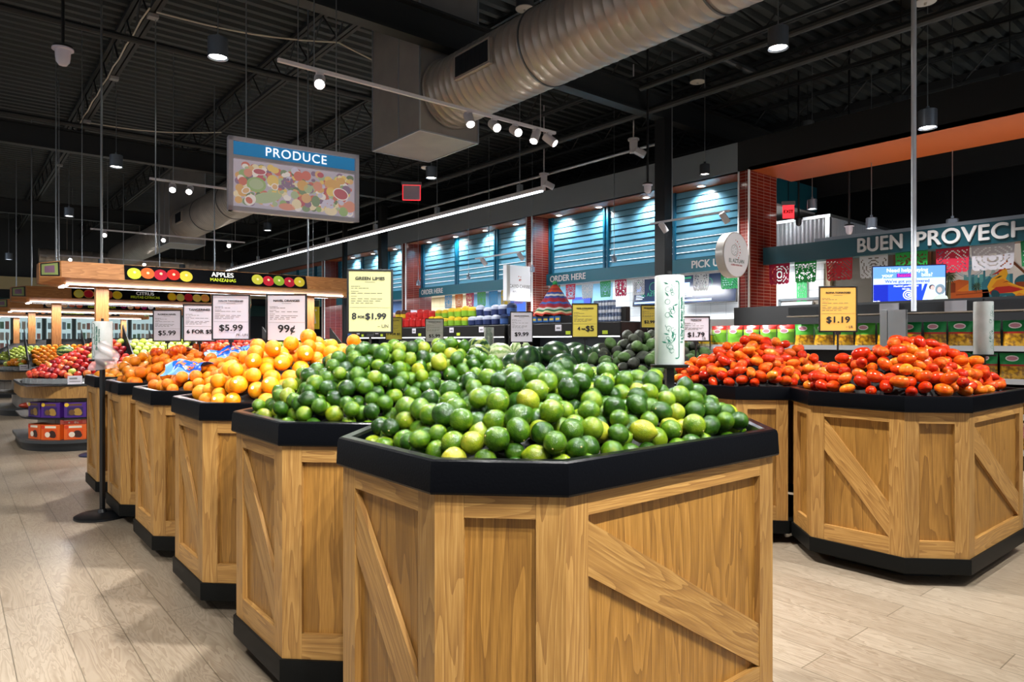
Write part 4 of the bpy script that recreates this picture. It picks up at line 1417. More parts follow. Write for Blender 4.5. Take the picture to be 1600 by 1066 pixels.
# torn clear bag hanging from the left roll
g = G()
n, m_ = 14, 10
vs = []
for i in range(n + 1):
    for j in range(m_ + 1):
        u, v = i / n, j / m_
        x = (u - 0.1) * 0.20 * (0.35 + 0.65 * math.sin(min(1, v * 1.4) * PI / 2)); z = -0.05 - v * 0.17 + 0.025 * u
        yv = 0.022 * math.sin(7 * u + 5 * v) + 0.014 * math.sin(13 * u - 9 * v) - 0.075
        vs.append((x, yv, z))
g.add(vs, [(i * (m_ + 1) + j, (i + 1) * (m_ + 1) + j, (i + 1) * (m_ + 1) + j + 1, i * (m_ + 1) + j + 1) for i in range(n) for j in range(m_)])
film = mat('clear_film', 'f2e8ea', 0.2, trans=0.0, alpha=0.38)
o = g.build('plastic_bag', film, None, (0.785, 5.23, 1.19), -THETA - 0.1, smooth=80)
tag(o, 'crumpled clear plastic bag hanging from the small bag roll on the left', 'plastic bag')

# blue printed fruit bags and red net bags lying on the tangerines
def film_sheet(name, w, h, seed, mats_, label, cat, loc, rot, group=None, word=None, netted=False):
    rnd = random.Random(seed)
    ph = [rnd.uniform(0, 6) for _ in range(6)]
    g = G()
    n, m_ = 16, 12
    vs = []
    def f(u, v):
        return 0.010 * math.sin(9 * u + ph[0] + 3 * v) + 0.012 * math.sin(7 * v + ph[1]) + 0.007 * math.sin(17 * u - 11 * v + ph[2]) + (0.05 * (u - 0.5) ** 2 - 0.04 * v * v)
    for s in (0, 1):
        for i in range(n + 1):
            for j in range(m_ + 1):
                u, v = i / n, j / m_
                wob = 0.012 * math.sin(11 * v + ph[3])
                vs.append(((u - 0.5) * w + wob, (v - 0.5) * h + 0.010 * math.sin(9 * u + ph[4]), f(u, v) + 0.03 - s * 0.0025))
    N1 = (n + 1) * (m_ + 1)
    for i in range(n):
        for j in range(m_):
            a, b_, c, d = i * (m_ + 1) + j, (i + 1) * (m_ + 1) + j, (i + 1) * (m_ + 1) + j + 1, i * (m_ + 1) + j + 1
            g.f += [[a, b_, c, d], [N1 + d, N1 + c, N1 + b_, N1 + a]]
            mi = 1 if (j < 3 or i < 3) else 0
            g.m += [mi, mi]; g.uv += [[(0, 0)] * 4] * 2
    g.v = vs
    t = thing(name, label, cat, loc, 0, group)
    t.rotation_euler = rot
    g.build('film', mats_, t, smooth=50)
    if word:
        o = text(word, (0.012, 0, 0), 0.062, mat('film_orange', 'e2703a', 0.35), t, right=(1, 0, 0), up=(0, 1, 0), bold=0.003, ext=0.0003)
        for v in o.data.vertices:
            p = o.matrix_basis @ v.co
            uu, vv = p.x / w + 0.5, p.y / h + 0.5
            v.co = (p.x + 0.012 * math.sin(11 * vv + ph[3]), p.y + 0.010 * math.sin(9 * uu + ph[4]), f(uu, vv) + 0.0325 + p.z)
        o.matrix_basis = Matrix()
        o['label'] = 'orange lettering'
    return t


BLUEF = [mat('film_blue', '1c58c4', 0.22), mat('film_light_blue', '6fa4dc', 0.2)]
bx, by = bins[3].location.x, bins[3].location.y
film_sheet('fruit_bag', 0.24, 0.15, 1, BLUEF, 'blue printed fruit bag top lying over the tangerines, upper one below the largest white sign', 'fruit bag', (bx - 0.14, by + 0.12, 1.085), (0.75, -0.15, -0.45), 'blue printed fruit bags', 'halos')
film_sheet('fruit_bag', 0.22, 0.16, 5, BLUEF, 'blue printed fruit bag top on the near left rim of the tangerine bin, lower one', 'fruit bag', (bx - 0.43, by - 0.10, 1.005), (0.7, 0.1, -0.9), 'blue printed fruit bags', 'halos')
film_sheet('fruit_bag', 0.16, 0.12, 9, BLUEF, 'small blue bag end sticking out between tangerines and oranges', 'fruit bag', (bx - 0.02, by + 0.02, 1.075), (0.5, 0.3, -0.2), 'blue printed fruit bags')
def net_bag(x, y, z, seed, label):
    rnd = random.Random(seed)
    t = thing('net_bag', label, 'net bag', (x, y, z), rnd.uniform(0, 3), 'red net bags of tangerines')
    g = G()
    for k in range(14):
        g.ball((rnd.uniform(-0.12, 0.12), rnd.uniform(-0.08, 0.08), rnd.uniform(-0.02, 0.02)), rnd.uniform(0.031, 0.037), 12, 8)
    o = g.build('contents', mat('netted_orange', 'dc6a10', 0.35, noise=(40, 'b8360c', 0.08)), t)
    o['kind'] = 'stuff'
    g = G(); g.ball((0.13, 0, 0.02), (0.06, 0.045, 0.014), 12, 8, fn=lambda p: Vector((p.x, p.y + 0.25 * math.sin(6 * p.x), p.z + 0.4 * math.sin(8 * p.y))))
    g.build('label_band', mat('net_label', '8c1f14', 0.35, noise=(22, 'c98a2a', 0.08)), t)
bx, by = bins[4].location.x, bins[4].location.y
net_bag(bx - 0.25, by + 0.1, 1.085, 3, 'red net bag of tangerines on the left slope of the fifth bin')
net_bag(bx + 0.0, by - 0.15, 1.10, 4, 'red net bag of tangerines in front of the middle white signs')
net_bag(bx - 0.02, by + 0.30, 1.10, 8, 'red net bag of tangerines at the back of the fifth bin')
# ------------------------------------------------------------------ ceiling: ducts, lights, signs
def spiral_duct(name, label, x, z, r, y0, y1, boxdims, register=None):
    t = thing(name, label, 'duct', (x, y0, z), 0, 'round sheet metal ducts')
    g = G()
    M = Matrix.Rotation(PI / 2, 4, 'X')      # z of the lathe runs to -y
    prof = []
    L = y0 - y1
    s = 0.0
    while s < L:
        prof += [(r, s), (r, s + 0.108), (r + 0.0035, s + 0.112), (r + 0.0035, s + 0.120)]
        s += 0.126
    g.lathe(prof, 48, 0, M, cap=False)
    g.build('pipe', GALV, t, smooth=50)
    g = G(); g.lathe([(r + 0.001, 0), (r + 0.03, 0.0), (r + 0.03, 0.03), (r + 0.001, 0.03)], 48, 0, M @ Matrix.Translation((0, 0, 0.02)), cap=False); g.build('collar', GALV, t)
    for s in [q for q in (1.9, 4.1, 6.4, 8.6) if q < L]:
        g = G(); g.lathe([(r + 0.001, s), (r + 0.012, s), (r + 0.012, s + 0.02), (r + 0.001, s + 0.02)], 48, 0, M, cap=False); g.build('seam_band', mat('seam_dark', '6b6f73', 0.4, 0.8), t)
    if register:
        s0, s1 = register
        g = G(); yy = -(s0 + s1) / 2
        g.box((-r - 0.012, yy, 0.0), (0.05, s1 - s0, 0.30)); reg = g.build('register_frame', GALV, t, bevel=0.004)
        g = G(); g.box((-r - 0.039, yy, 0.0), (0.004, s1 - s0 - 0.06, 0.24), 0)
        n = 22
        for k in range(n):
            g.box((-r - 0.042, yy - (s1 - s0) / 2 + 0.04 + (s1 - s0 - 0.08) * k / (n - 1), 0), (0.008, 0.006, 0.23), 1)
        g.build('register_grille', [mat('register_dark', '07090c', 0.6), mat('register_vane', '20262e', 0.4)], reg)
    bx0, bx1, by0, by1, bz0, bz1 = boxdims
    b = thing('duct_plenum', label.replace('round', 'square plenum box of the round'), 'duct', ((bx0 + bx1) / 2, (by0 + by1) / 2, bz0), 0, 'square duct plenums')
    w, d, h = bx1 - bx0, by1 - by0, bz1 - bz0
    g = G(); g.box((0, 0, h / 2), (w, d, h)); g.build('box', mat('plenum_metal', 'a39f9b', 0.42, 0.4, noise=(2.5, '8b8886', 0.3)), b, bevel=0.004)
    g = G()
    for sx in (-1, 1):
        for sy in (-1, 1):
            g.box((sx * w / 2, sy * d / 2, h / 2), (0.02, 0.02, h + 0.006))
    for sx in (-1, 1):
        g.box((sx * w / 2, 0, 0.0), (0.02, d, 0.02)); g.box((0, sx * d / 2, 0.0), (w, 0.02, 0.02))
    g.box((-w / 2 - 0.003, -0.1, h / 2), (0.012, 0.02, h), 0)
    g.build('corner_seam', mat('seam_bright', 'b9c0c8', 0.35, 0.8), b)
    return t


spiral_duct('round_duct', 'large round spiral duct crossing the top right of the picture', 5.17, 4.46, 0.43, 7.56, -2.6, (4.70, 5.64, 7.58, 8.85, 3.90, 5.99), (0.75, 1.45))
spiral_duct('round_duct', 'round spiral duct behind the produce sign', 5.17, 4.46, 0.43, 20.6, 13.5, (4.70, 5.64, 20.62, 21.9, 3.90, 5.99), (0.6, 1.2))
# same run continuing behind the second plenum, and a cross duct at the back
g = G(); M = Matrix.Translation((5.17, 30.5, 4.46)) @ Matrix.Rotation(PI / 2, 4, 'X')
prof = []; s = 0.0
while s < 8.5:
    prof += [(0.43, s), (0.43, s + 0.2), (0.437, s + 0.21), (0.437, s + 0.23)]; s += 0.25
g.lathe(prof, 32, 0, M, cap=False)
tag(g.build('round_duct', GALV, smooth=50), 'round spiral duct beyond the far square plenum', 'duct', 'round sheet metal ducts')
g = G(); M = Matrix.Translation((2.6, 31.2, 4.40)) @ Matrix.Rotation(PI / 2, 4, 'Y')
prof = []; s = 0.0
while s < 7.2:
    prof += [(0.26, s), (0.26, s + 0.2), (0.268, s + 0.21), (0.268, s + 0.23)]; s += 0.25
g.lathe(prof, 28, 0, M, cap=False)
for q in (3.5, 6.0, 8.5):
    g.cyl((q, 31.2, 4.6), (q, 31.2, 6.03), 0.012, 6)
tag(g.build('round_duct', GALV, smooth=50), 'thin round duct crossing sideways at the back above the slanted stands', 'duct', 'round sheet metal ducts')

# --- track lights
def track(x0, y, L, heads, label, shown=True, z=3.85, along='x', power=70):
    rz = 0 if along == 'x' else PI / 2
    t = thing('track_light', label, 'track light', (x0, y, z), rz, 'white track lights hung under the black ceiling')
    g = G(); g.box((L / 2, 0, 0), (L, 0.036, 0.034)); g.build('rail', mat('track_white', 'd6d4da', 0.35), t)
    for q in (0.1 * L, 0.93 * L):
        g = G(); g.cyl((q, 0, 0.015), (q, 0, 6.03 - z), 0.006, 6); g.build('drop_rod', STEEL, t)
    rot = Matrix.Rotation(rz, 3, 'Z')
    for hx, tgt, pw in heads:
        pw = power if pw is None else pw
        base = Vector((x0, y, z)) + rot @ Vector((hx, 0, -0.10))
        d = (Vector(tgt) - base).normalized()
        dl = rot.inverted() @ d
        M = Matrix.Translation((hx, 0, -0.10)) @ dl.to_track_quat('Z', 'Y').to_matrix().to_4x4()
        g = G(); g.box((hx, 0, -0.03), (0.07, 0.034, 0.03)); g.cyl((hx, 0, -0.04), (hx, 0, -0.08), 0.01, 8)
        g.lathe([(0.02, -0.085), (0.052, -0.08), (0.055, -0.07), (0.055, 0.095), (0.048, 0.1), (0.046, 0.085)], 24, 0, M, cap=False)
        h = g.build('spot_head', LILAC, t)
        g = G(); g.lathe([(0.0, 0.088), (0.045, 0.0881)], 20, 0, M, cap=False)
        g.build('lens', GLOW if pw > 0 else mat('lens_off', '888890', 0.2), h)
        if pw > 0:
            spot('track_spot', base + d * 0.115, tgt, pw * K_SPOT, 46, 0.55, 0.045)
    return t


LIMES, LIMES2, ORNG, TOM, TOM2, AVOC = (1.47, 1.5, 1.0), (1.47, 2.4, 1.0), (1.47, 3.6, 1.0), (4.15, 1.55, 1.0), (4.15, 2.45, 1.0), (4.15, 3.6, 1.0)
track(2.42, 6.45, 3.62, [(0.42, (1.45, 3.4, 1.0), None), (2.25, (4.1, 4.6, 1.0), None), (2.62, (4.2, 2.4, 1.0), 48), (2.95, (4.2, 1.6, 1.0), 48), (3.28, (4.1, 5.8, 1.1), None), (3.52, (7.4, 3.6, 1.15), 260)],
      'nearest white track light with six spot heads, in front of the square duct')
track(2.55, 12.5, 3.62, [(0.35, (2.0, 9.0, 1.0), None), (0.62, (1.6, 9.0, 1.0), None), (2.6, (3.4, 9.2, 1.0), None), (3.4, (4.4, 8.0, 0.8), None)], 'second white track light, passing behind the produce sign')
track(2.6, 19.0, 3.62, [(0.3, (1.8, 13.5, 1.0), None), (1.6, (2.6, 13.5, 1.0), None), (3.2, (4.0, 13.5, 1.0), None)], 'third white track light above the citrus header')
track(2.65, 25.5, 3.62, [(0.3, (1.8, 18, 1.0), None), (2.4, (3.0, 18, 1.0), None)], 'farthest white track light near the back')
# tracks behind and beside the camera that light the near bins
track(-1.2, -0.6, 3.62, [(0.3, (0.9, 3.6, 0.7), None), (1.0, (0.9, 2.4, 0.6), None), (1.7, (1.0, 1.5, 0.75), None), (2.4, (1.5, 1.6, 1.0), None), (3.5, (1.5, 2.6, 1.0), None)], 'white track light hung behind the camera')
track(3.0, -0.6, 3.62, [(0.3, (1.9, 1.5, 0.95), 45), (0.9, (3.8, 1.6, 0.8), None), (1.5, (4.2, 1.5, 1.0), 56), (3.0, (4.4, 2.4, 1.0), 56), (3.5, (7.4, 2.0, 1.1), 260)], 'white track light hung behind and right of the camera')
track(-3.2, 5.5, 3.62, [(0.5, (0.9, 5.0, 0.7), None), (2.6, (0.9, 3.4, 0.8), None), (3.3, (1.3, 8.6, 0.8), 110)], 'white track light out of the picture on the left')

# --- restaurant-side track with two heads, and small ones
def small_track(x, y0, y1, z, tgt, label):
    t = thing('track_light', label, 'track light', (x, y0, z), PI / 2, 'short white tracks before the stalls')
    L = y1 - y0
    g = G(); g.box((L / 2, 0, 0), (L, 0.03, 0.03)); g.build('rail', mat('track_white', 'd6d4da', 0.35), t)
    g = G(); g.cyl((L * 0.7, 0, 0.015), (L * 0.7, 0, 6.03 - z), 0.008, 6); g.build('drop_rod', STEEL, t)
    for q in (0.06, 0.82):
        M = Matrix.Translation((L * q, 0, -0.09)) @ Vector((-0.25, -0.55, -0.8)).to_track_quat('Z', 'Y').to_matrix().to_4x4()
        g = G(); g.cyl((L * q, 0, 0), (L * q, 0, -0.07), 0.01, 6); g.lathe([(0.02, -0.085), (0.05, -0.08), (0.05, 0.1), (0.044, 0.09)], 18, 0, M, cap=False)
        h = g.build('spot_head', LILAC, t)
        g = G(); g.lathe([(0, 0.085), (0.043, 0.0851)], 16, 0, M, cap=False); g.build('lens', GLOW, h)


small_track(9.3, 6.0, 7.55, 3.18, None, 'short white track with two heads before the near brick pillar')
small_track(9.3, 10.9, 12.6, 3.05, None, 'short white track before the second brick pillar')

# --- long linear light
t = thing('linear_light', 'long white linear light running away under the ceiling', 'light', (6.75, 14.9, 3.38), PI / 2)
g = G(); g.box((0, 0, 0.035), (14.9, 0.07, 0.06)); g.build('housing', LILAC, t)
g = G(); g.box((0, 0, 0.0), (14.8, 0.06, 0.014)); g.build('diffuser', mat('linear_glow', 'f2f7ff', 0.5, emit=6.0), t)
for q in (-6.9, -4.6, -2.3, 0, 2.3, 4.6, 6.9):
    g = G(); g.box((q, 0, 0.12), (0.07, 0.07, 0.12)); g.cyl((q, 0, 0.06), (q, 0, 2.65), 0.006, 6); g.build('hanger', STEEL, t)
for k in range(5):
    l = bpy.data.lights.new('linear_lamp', 'AREA'); l.energy = 45; l.shape = 'RECTANGLE'; l.size = 2.9; l.size_y = 0.06
    lo = bpy.data.objects.new('linear_lamp', l); COL.objects.link(lo); lo.location = (6.75, 8.9 + k * 3.0, 3.365); lo.rotation_euler = (0, 0, PI / 2)

# --- pendant downlights
def pendant(x, y, z, r=0.11, h=0.22, power=90, label='', body=None, lit=True):
    t = thing('pendant_downlight', label, 'pendant light', (x, y, z), 0, 'cylinder downlights hung from the ceiling')
    g = G(); g.lathe([(r * 0.86, 0.012), (r, 0), (r, h), (r * 0.9, h + 0.008), (0.02, h + 0.01), (0.02, h + 0.05)], 32, cap=False); g.build('housing', body or mat('pendant_metal', '8f9aa8', 0.3, 0.8), t)
    g = G(); g.lathe([(0.0, 0.02), (r * 0.86, 0.0201)], 28, cap=False)
    g.build('lens', GLOW if lit else mat('lens_off', '888890', 0.2), t)
    g = G(); g.cyl((0, 0, h + 0.04), (0, 0, 6.03 - z), 0.006, 6); g.build('drop_rod', STEEL, t)
    if lit and power:
        spot('pendant_spot', (x, y, z - 0.01), (x, y, 0), power * K_PEND, 95, 0.6, 0.09)


pendant(2.37, 8.16, 4.40, label='cylinder downlight above and left of the produce sign', power=160)
pendant(7.12, 3.98, 4.42, label='cylinder downlight right of the big round duct', power=160)
pendant(9.35, 3.25, 3.80, 0.105, 0.22, label='cylinder downlight under the orange soffit edge near the steel pole', power=120)
pendant(9.45, 6.55, 3.86, 0.08, 0.16, label='cylinder downlight left of the near brick pillar', power=90, body=mat('pendant_dark', '2a2e33', 0.4))
pendant(9.3, 1.9, 3.12, 0.07, 0.15, label='cylinder downlight at the right edge of the picture', power=140)
pendant(11.3, 2.2, 2.78, 0.08, 0.16, label='added cylinder downlight hidden behind the large teal beam', power=460)  # unseen lamp added to brighten the mural
pendant(11.3, 3.6, 2.78, 0.08, 0.16, label='added cylinder downlight behind the middle of the large teal beam', power=460)  # second unseen lamp added behind the beam for the mural
pendant(11.4, 5.75, 3.42, 0.08, 0.16, label='cylinder downlight before the corrugated kiosk wall', power=130)
pendant(11.1, 4.65, 2.92, 0.08, 0.16, label='cylinder downlight above the start of the large lettering', power=120)
for k, yy in enumerate((8.75, 11.1, 13.45, 15.75)):
    pendant(9.72, yy, 2.66, 0.05, 0.10, label=['small pendant lamp before the louvers, nearest to the black column', 'small pendant lamp beside the hanging square sign', 'small pendant lamp before the farther louvers, right one', 'small pendant lamp before the third brick pillar'][k], power=70)
pendant(2.1, 1.0, 4.4, label='cylinder downlight over the closest lime bin, above the picture', power=330)
pendant(2.1, 3.4, 4.4, label='cylinder downlight over the orange bin, above the picture', power=330)
for x in (1.6, 4.4, 7.2):  # lamps added to brighten the freezer packets at the dark back
    pendant(x, 29.5, 4.0, label=f'added small far cylinder downlight before the freezers, {["left", "middle", "right"][int(x / 2.5)]} one', power=200)
for i, (x, y) in enumerate(((-2.2, -2.2), (2.4, -2.2), (7.0, -2.2), (-2.6, 8.2), (2.4, 14.5), (7.4, 11.5), (-2.2, 14), (2.4, 21), (7.2, 20))):
    if x > 0 and y > 5:
        lab = ['', '', '', '', 'cylinder downlight deep in the store above the citrus stand', 'cylinder downlight beyond the black column', '', 'cylinder downlight far back on the left', 'cylinder downlight far back beside the linear light'][i]
    else:
        lab = 'cylinder downlight outside the picture'
    pendant(x, y, 4.4, label=lab, power=150)

# soffit downlights over the louvers
for i, yy in enumerate((7.3, 8.55, 9.8, 11.0, 12.5, 13.7, 15.0, 16.3, 18.2, 19.6, 21.0)):
    t = thing('soffit_downlight', 'round recessed downlight in the rust soffit above the louvers', 'light', (10.42, yy, 3.945), 0, 'recessed downlights in the soffit')
    g = G(); g.lathe([(0.075, 0.004), (0.085, -0.004), (0.06, -0.006), (0.055, 0.0)], 20, cap=False); g.build('ring', WHITE, t)
    g = G(); g.lathe([(0.0, -0.002), (0.058, -0.0021)], 20, cap=False); g.build('lens', GLOW, t)
    spot('soffit_spot', (10.38, yy, 3.93), (10.62, yy, 2.6), 58, 140, 0.8, 0.05)
for i, yy in enumerate((7.25, 8.1)):  # downlights added to brighten the dark corrugated wall
    t = thing('soffit_downlight', f'added round recessed downlight over the corrugated kiosk wall, {["nearer", "farther"][i]} one', 'light', (12.0, yy, 3.825), 0, 'added downlights over the kiosk')
    g = G(); g.lathe([(0.075, 0.004), (0.085, -0.004), (0.06, -0.006), (0.055, 0.0)], 20, cap=False); g.build('ring', WHITE, t)
    g = G(); g.lathe([(0.0, -0.002), (0.058, -0.0021)], 20, cap=False); g.build('lens', GLOW, t)
    spot('kiosk_fill_spot', (12.0, yy, 3.80), (13.45, yy - 0.1, 3.1), 20, 100, 0.8, 0.05)

# --- speakers, cameras, sensors
def speaker(x, y, z, r, label):
    t = thing('ceiling_speaker', label, 'speaker', (x, y, z), 0, 'drum speakers hung under the roof')
    g = G(); g.lathe([(r, 0.0), (r, 0.14), (r * 0.9, 0.15)], 28); g.build('drum', mat('speaker_grey', '3a3d40', 0.5), t)
    g = G(); g.lathe([(0.0, -0.012), (r * 0.9, -0.010), (r * 1.02, -0.004), (r * 1.02, 0.004)], 28, cap=False); g.lathe([(0.016, -0.04), (0.016, -0.01)], 10); g.build('face', mat('speaker_face', 'bdb9b2', 0.5), t)
    g = G(); g.cyl((0, 0, 0.15), (0, 0, 6.03 - z), 0.008, 6); g.build('drop_rod', BLACK, t)


def at(px, py, d):
    """World point seen at a pixel of the 1600 x 1066 frame at depth d."""
    return Vector((0, 0, CAMZ)) + RIGHT * ((px - 800) / 1067 * d) + FWD * d + Vector((0, 0, (533 - py) / 1067 * d))


for px, py, d, r, lab in ((820, 14, 9.0, 0.12, 'drum speaker above the square duct plenum'), (1090, 128, 11.2, 0.12, 'drum speaker below the round duct, left of the bright downlight'), (1262, 202, 13.0, 0.12, 'drum speaker above the near brick pillar'),
                         (1446, 3, 8.2, 0.12, 'drum speaker at the top edge near the steel pole'), (1578, 120, 9.2, 0.12, 'drum speaker at the right edge over the orange soffit'), (1408, 168, 9.6, 0.10, 'flat drum speaker left of the steel pole')):
    p = at(px, py, d); speaker(p.x, p.y, p.z, r, lab)


def dome_camera(x, y, z, r, label, white=True):
    t = thing('dome_camera', label, 'security camera', (x, y, z), 0, 'dome security cameras on drop poles')
    g = G(); g.lathe([(r * 0.75, r * 1.0), (r * 1.02, r * 1.02), (r * 1.02, r * 1.3), (r * 0.5, r * 1.5)], 24); g.build('mount', BLACK, t)
    g = G(); g.lathe([(0.0, -r), (r * 0.4, -r * 0.88), (r * 0.68, -r * 0.5), (r * 0.76, 0.0), (r * 0.8, r * 0.8), (r * 1.1, r * 0.85), (r * 1.1, r * 1.02)], 28, cap=False); g.build('dome', mat('dome_white', 'dcd8e6', 0.25) if white else mat('dome_dark', '2b2e33', 0.2), t)
    g = G(); g.cyl((0, 0, r * 1.4), (0, 0, 6.03 - z), 0.018, 8); g.build('pole', BLACK, t)


for px, py, d, r, w_, lab in ((98, 90, 7.8, 0.10, 1, 'white dome camera on a black pole, top left'), (1012, 296, 11.0, 0.075, 1, 'white dome camera left of the black column'), (1327, 360, 11.2, 0.07, 1, 'white dome camera over the start of the large teal sign'),
                             (1248, 348, 12.3, 0.065, 0, 'dark dome camera before the corrugated kiosk')):
    p = at(px, py, d); dome_camera(p.x, p.y, p.z, r, lab, bool(w_))
for px, py, d, lab in ((990, 232, 12.0, 'white projector head hanging above the stalls, right one'), (850, 284, 14.0, 'white projector head hanging above the stalls, left one')):
    p = at(px, py, d)
    t = thing('projector', lab, 'projector', tuple(p), -0.7, 'white projector heads')
    g = G(); g.lathe([(0.10, 0.14), (0.10, 0.17)], 20); g.cyl((0, 0, 0.16), (0, 0, 6.03 - p.z), 0.012, 6); g.build('ceiling_mount', LILAC, t)
    g = G(); g.box((0, 0, 0.03), (0.13, 0.11, 0.22)); g.build('arm_body', LILAC, t, bevel=0.01)
    g = G(); g.box((0.11, -0.03, -0.08), (0.2, 0.14, 0.10), rot=(0, 0.5, 0)); g.build('lens_head', LILAC, t, bevel=0.01)
p = at(665, 263, 15); t = thing('smoke_detector', 'white round detector disc left of the exit sign', 'detector', tuple(p))
g = G(); g.lathe([(0.06, -0.02), (0.1, 0.0), (0.1, 0.03)], 20); g.build('disc', WHITE, t)
g = G(); g.cyl((0, 0, 0.02), (0, 0, 6.03 - p.z), 0.008, 6); g.build('drop_rod', BLACK, t)

# --- exit signs
def exit_sign(px, py, d, w, h, yaw, label, red, word):
    p = at(px, py, d)
    t = thing('exit_sign', label, 'exit sign', tuple(p), yaw, 'hanging exit signs')
    g = G(); g.box((0, 0, h / 2 + 0.035), (w * 1.15, 0.07, 0.07)); g.build('housing', mat('exit_grey', '77757c', 0.5), t)
    g = G(); g.box((0, 0, 0), (w, 0.012, h)); pn = g.build('panel', mat('exit_red', 'e8252c', 0.3, emit=1.6) if red else mat('exit_pale', 'b7a9bb', 0.35), t)
    if word:
        text('EXIT', (0, -0.008, 0), h * 0.72, mat('exit_letter', '6a0a0e', 0.4), pn, bold=0.006, fit=w * 0.82)
    else:
        g = G(); e = 0.012
        g.box((-w / 2, 0, 0), (e, 0.02, h)); g.box((w / 2, 0, 0), (e, 0.02, h)); g.box((0, 0, -h / 2), (w, 0.02, e)); g.box((0, 0, h / 2), (w, 0.02, e))
        g.build('lit_edge', mat('exit_red', 'e8252c', 0.3, emit=1.6), pn)
    g = G(); g.cyl((0, 0, h / 2 + 0.06), (0, 0, 6.03 - p.z), 0.008, 6); g.build('drop_rod', BLACK, t)


exit_sign(643, 301, 15.0, 0.38, 0.33, -THETA + 0.1, 'pale exit sign panel with red lit edges under the roof', False, False)
exit_sign(1232, 331, 12.6, 0.20, 0.24, -0.9, 'red lit exit sign behind the near brick pillar', True, True)

# --- produce sign
p0 = at(462.5, 284, 7.1)
yaw = -THETA + R(33)
t = thing('hanging_sign', 'large hanging produce sign with a blue title strip and a fruit picture', 'sign', tuple(p0), yaw)
SWD, SHT = 1.335, 0.735
FRM = mat('sign_frame', 'c2c5d4', 0.4)
g = G(); e = 0.045
g.box((-SWD / 2 + e / 2, 0, 0), (e, 0.09, SHT)); g.box((SWD / 2 - e / 2, 0, 0), (e, 0.09, SHT)); g.box((0, 0, SHT / 2 - e / 2), (SWD, 0.09, e)); g.box((0, 0, -SHT / 2 + e / 2), (SWD, 0.09, e))
g.box((0, 0, 0.17), (SWD, 0.086, 0.035)); g.build('frame', FRM, t, bevel=0.003)
g = G(); g.box((0, 0.005, 0.257), (SWD - 2 * e, 0.05, 0.145)); tb = g.build('title_strip', mat('sign_blue', '2a7fb5', 0.3, emit=0.25), t)
text('PRODUCE', (0, -0.024, 0.257), 0.128, mat('sign_letter', 'ffffff', 0.4, emit=0.5), tb, spacing=1.12, ext=0.003)
g = G()
PW, PH = SWD - 2 * e, 0.472
zc = -0.0845
cols = ['6f8a5c', 'c8573a', 'd9a24a', 'e5c35a', 'b8364a', '8fae62', 'd8876a', 'e9d8b0', '7d5a80', 'a7b98a', 'dba86a', '54703f', 'efe6e0', 'c9c2d8', 'd0604a']
g.box((0, 0.01, zc), (PW, 0.05, PH), 0)
rnd = random.Random(11)
for k in range(300):
    x = rnd.uniform(-PW / 2 + 0.045, PW / 2 - 0.045); z = zc + rnd.uniform(-PH / 2 + 0.045, PH / 2 - 0.045)
    g.disc(x, z, rnd.uniform(0.02, 0.045), 1 + rnd.randrange(len(cols)), 1 + k * 0.012, -0.016, 14, rnd.uniform(0.75, 1.0))
C = lambda h_: 1 + cols.index(h_)
def big(x, z, r, c, k=5, sz=1.0, rot=0.0):
    g.disc(x, zc + z, r, c, k, -0.016, 22, sz, rot)
big(-0.40, 0.00, 0.095, C('8fae62'), 5, 0.8); big(-0.40, 0.005, 0.07, C('a7b98a'), 5.4, 0.75)
big(-0.48, 0.11, 0.042, C('d8876a')); big(-0.37, 0.135, 0.068, C('efe6e0'), 5, 0.5); big(-0.37, 0.135, 0.058, C('b8364a'), 5.4, 0.46)
big(-0.24, 0.06, 0.058, C('e5c35a')); big(-0.22, 0.0, 0.036, C('efe6e0'), 5.4); big(-0.22, 0.0, 0.026, C('dba86a'), 5.8)
big(-0.53, 0.02, 0.042, C('c8573a')); big(-0.56, -0.05, 0.04, C('d9a24a')); big(-0.50, -0.07, 0.046, C('efe6e0'), 5.2, 0.7, 0.5); big(-0.50, -0.07, 0.034, C('dba86a'), 5.6, 0.7, 0.5)
big(-0.46, -0.16, 0.062, C('efe6e0'), 5.2, 0.8, 0.8); big(-0.47, -0.165, 0.030, C('c8573a'), 5.6, 1.2, 0.8); big(-0.57, -0.17, 0.035, C('d9a24a'))
big(-0.30, -0.12, 0.15, C('a7b98a'), 4.6, 0.36, 0.25)
for k in range(26):
    big(-0.10 + rnd.uniform(-0.075, 0.075), 0.045 + rnd.uniform(-0.05, 0.05), 0.016, C('7d5a80'), 5 + k * 0.02)
for k in range(26):
    big(0.33 + rnd.uniform(-0.07, 0.07), -0.11 + rnd.uniform(-0.045, 0.045), 0.017, C('c9c2d8'), 5 + k * 0.02)
big(0.06, 0.05, 0.055, C('d9a24a')); big(0.10, 0.155, 0.05, C('d0604a')); big(0.02, 0.14, 0.05, C('d0604a')); big(0.22, 0.06, 0.05, C('d8876a')); big(0.12, 0.02, 0.045, C('a7b98a'))
big(0.38, 0.10, 0.085, C('d9a24a'), 5, 0.6); big(0.47, 0.005, 0.088, C('efe6e0'), 5.2, 0.72, -0.25); big(0.47, 0.005, 0.076, C('b8364a'), 5.6, 0.7, -0.25); big(0.53, 0.055, 0.05, C('7d5a80'), 5)
big(0.36, 0.02, 0.048, C('e5c35a')); big(0.57, -0.12, 0.062, C('d8876a'), 5); big(0.50, -0.18, 0.05, C('8fae62'), 5); big(0.36, -0.185, 0.07, C('e9d8b0'), 5, 0.7); big(-0.1, -0.19, 0.08, C('d8876a'), 5, 0.45)
big(0.1, -0.08, 0.05, C('dba86a')); big(0.2, -0.1, 0.045, C('6f8a5c'), 5, 1.3); big(-0.02, -0.06, 0.04, C('a7b98a')); big(0.0, -0.15, 0.05, C('e9d8b0'))
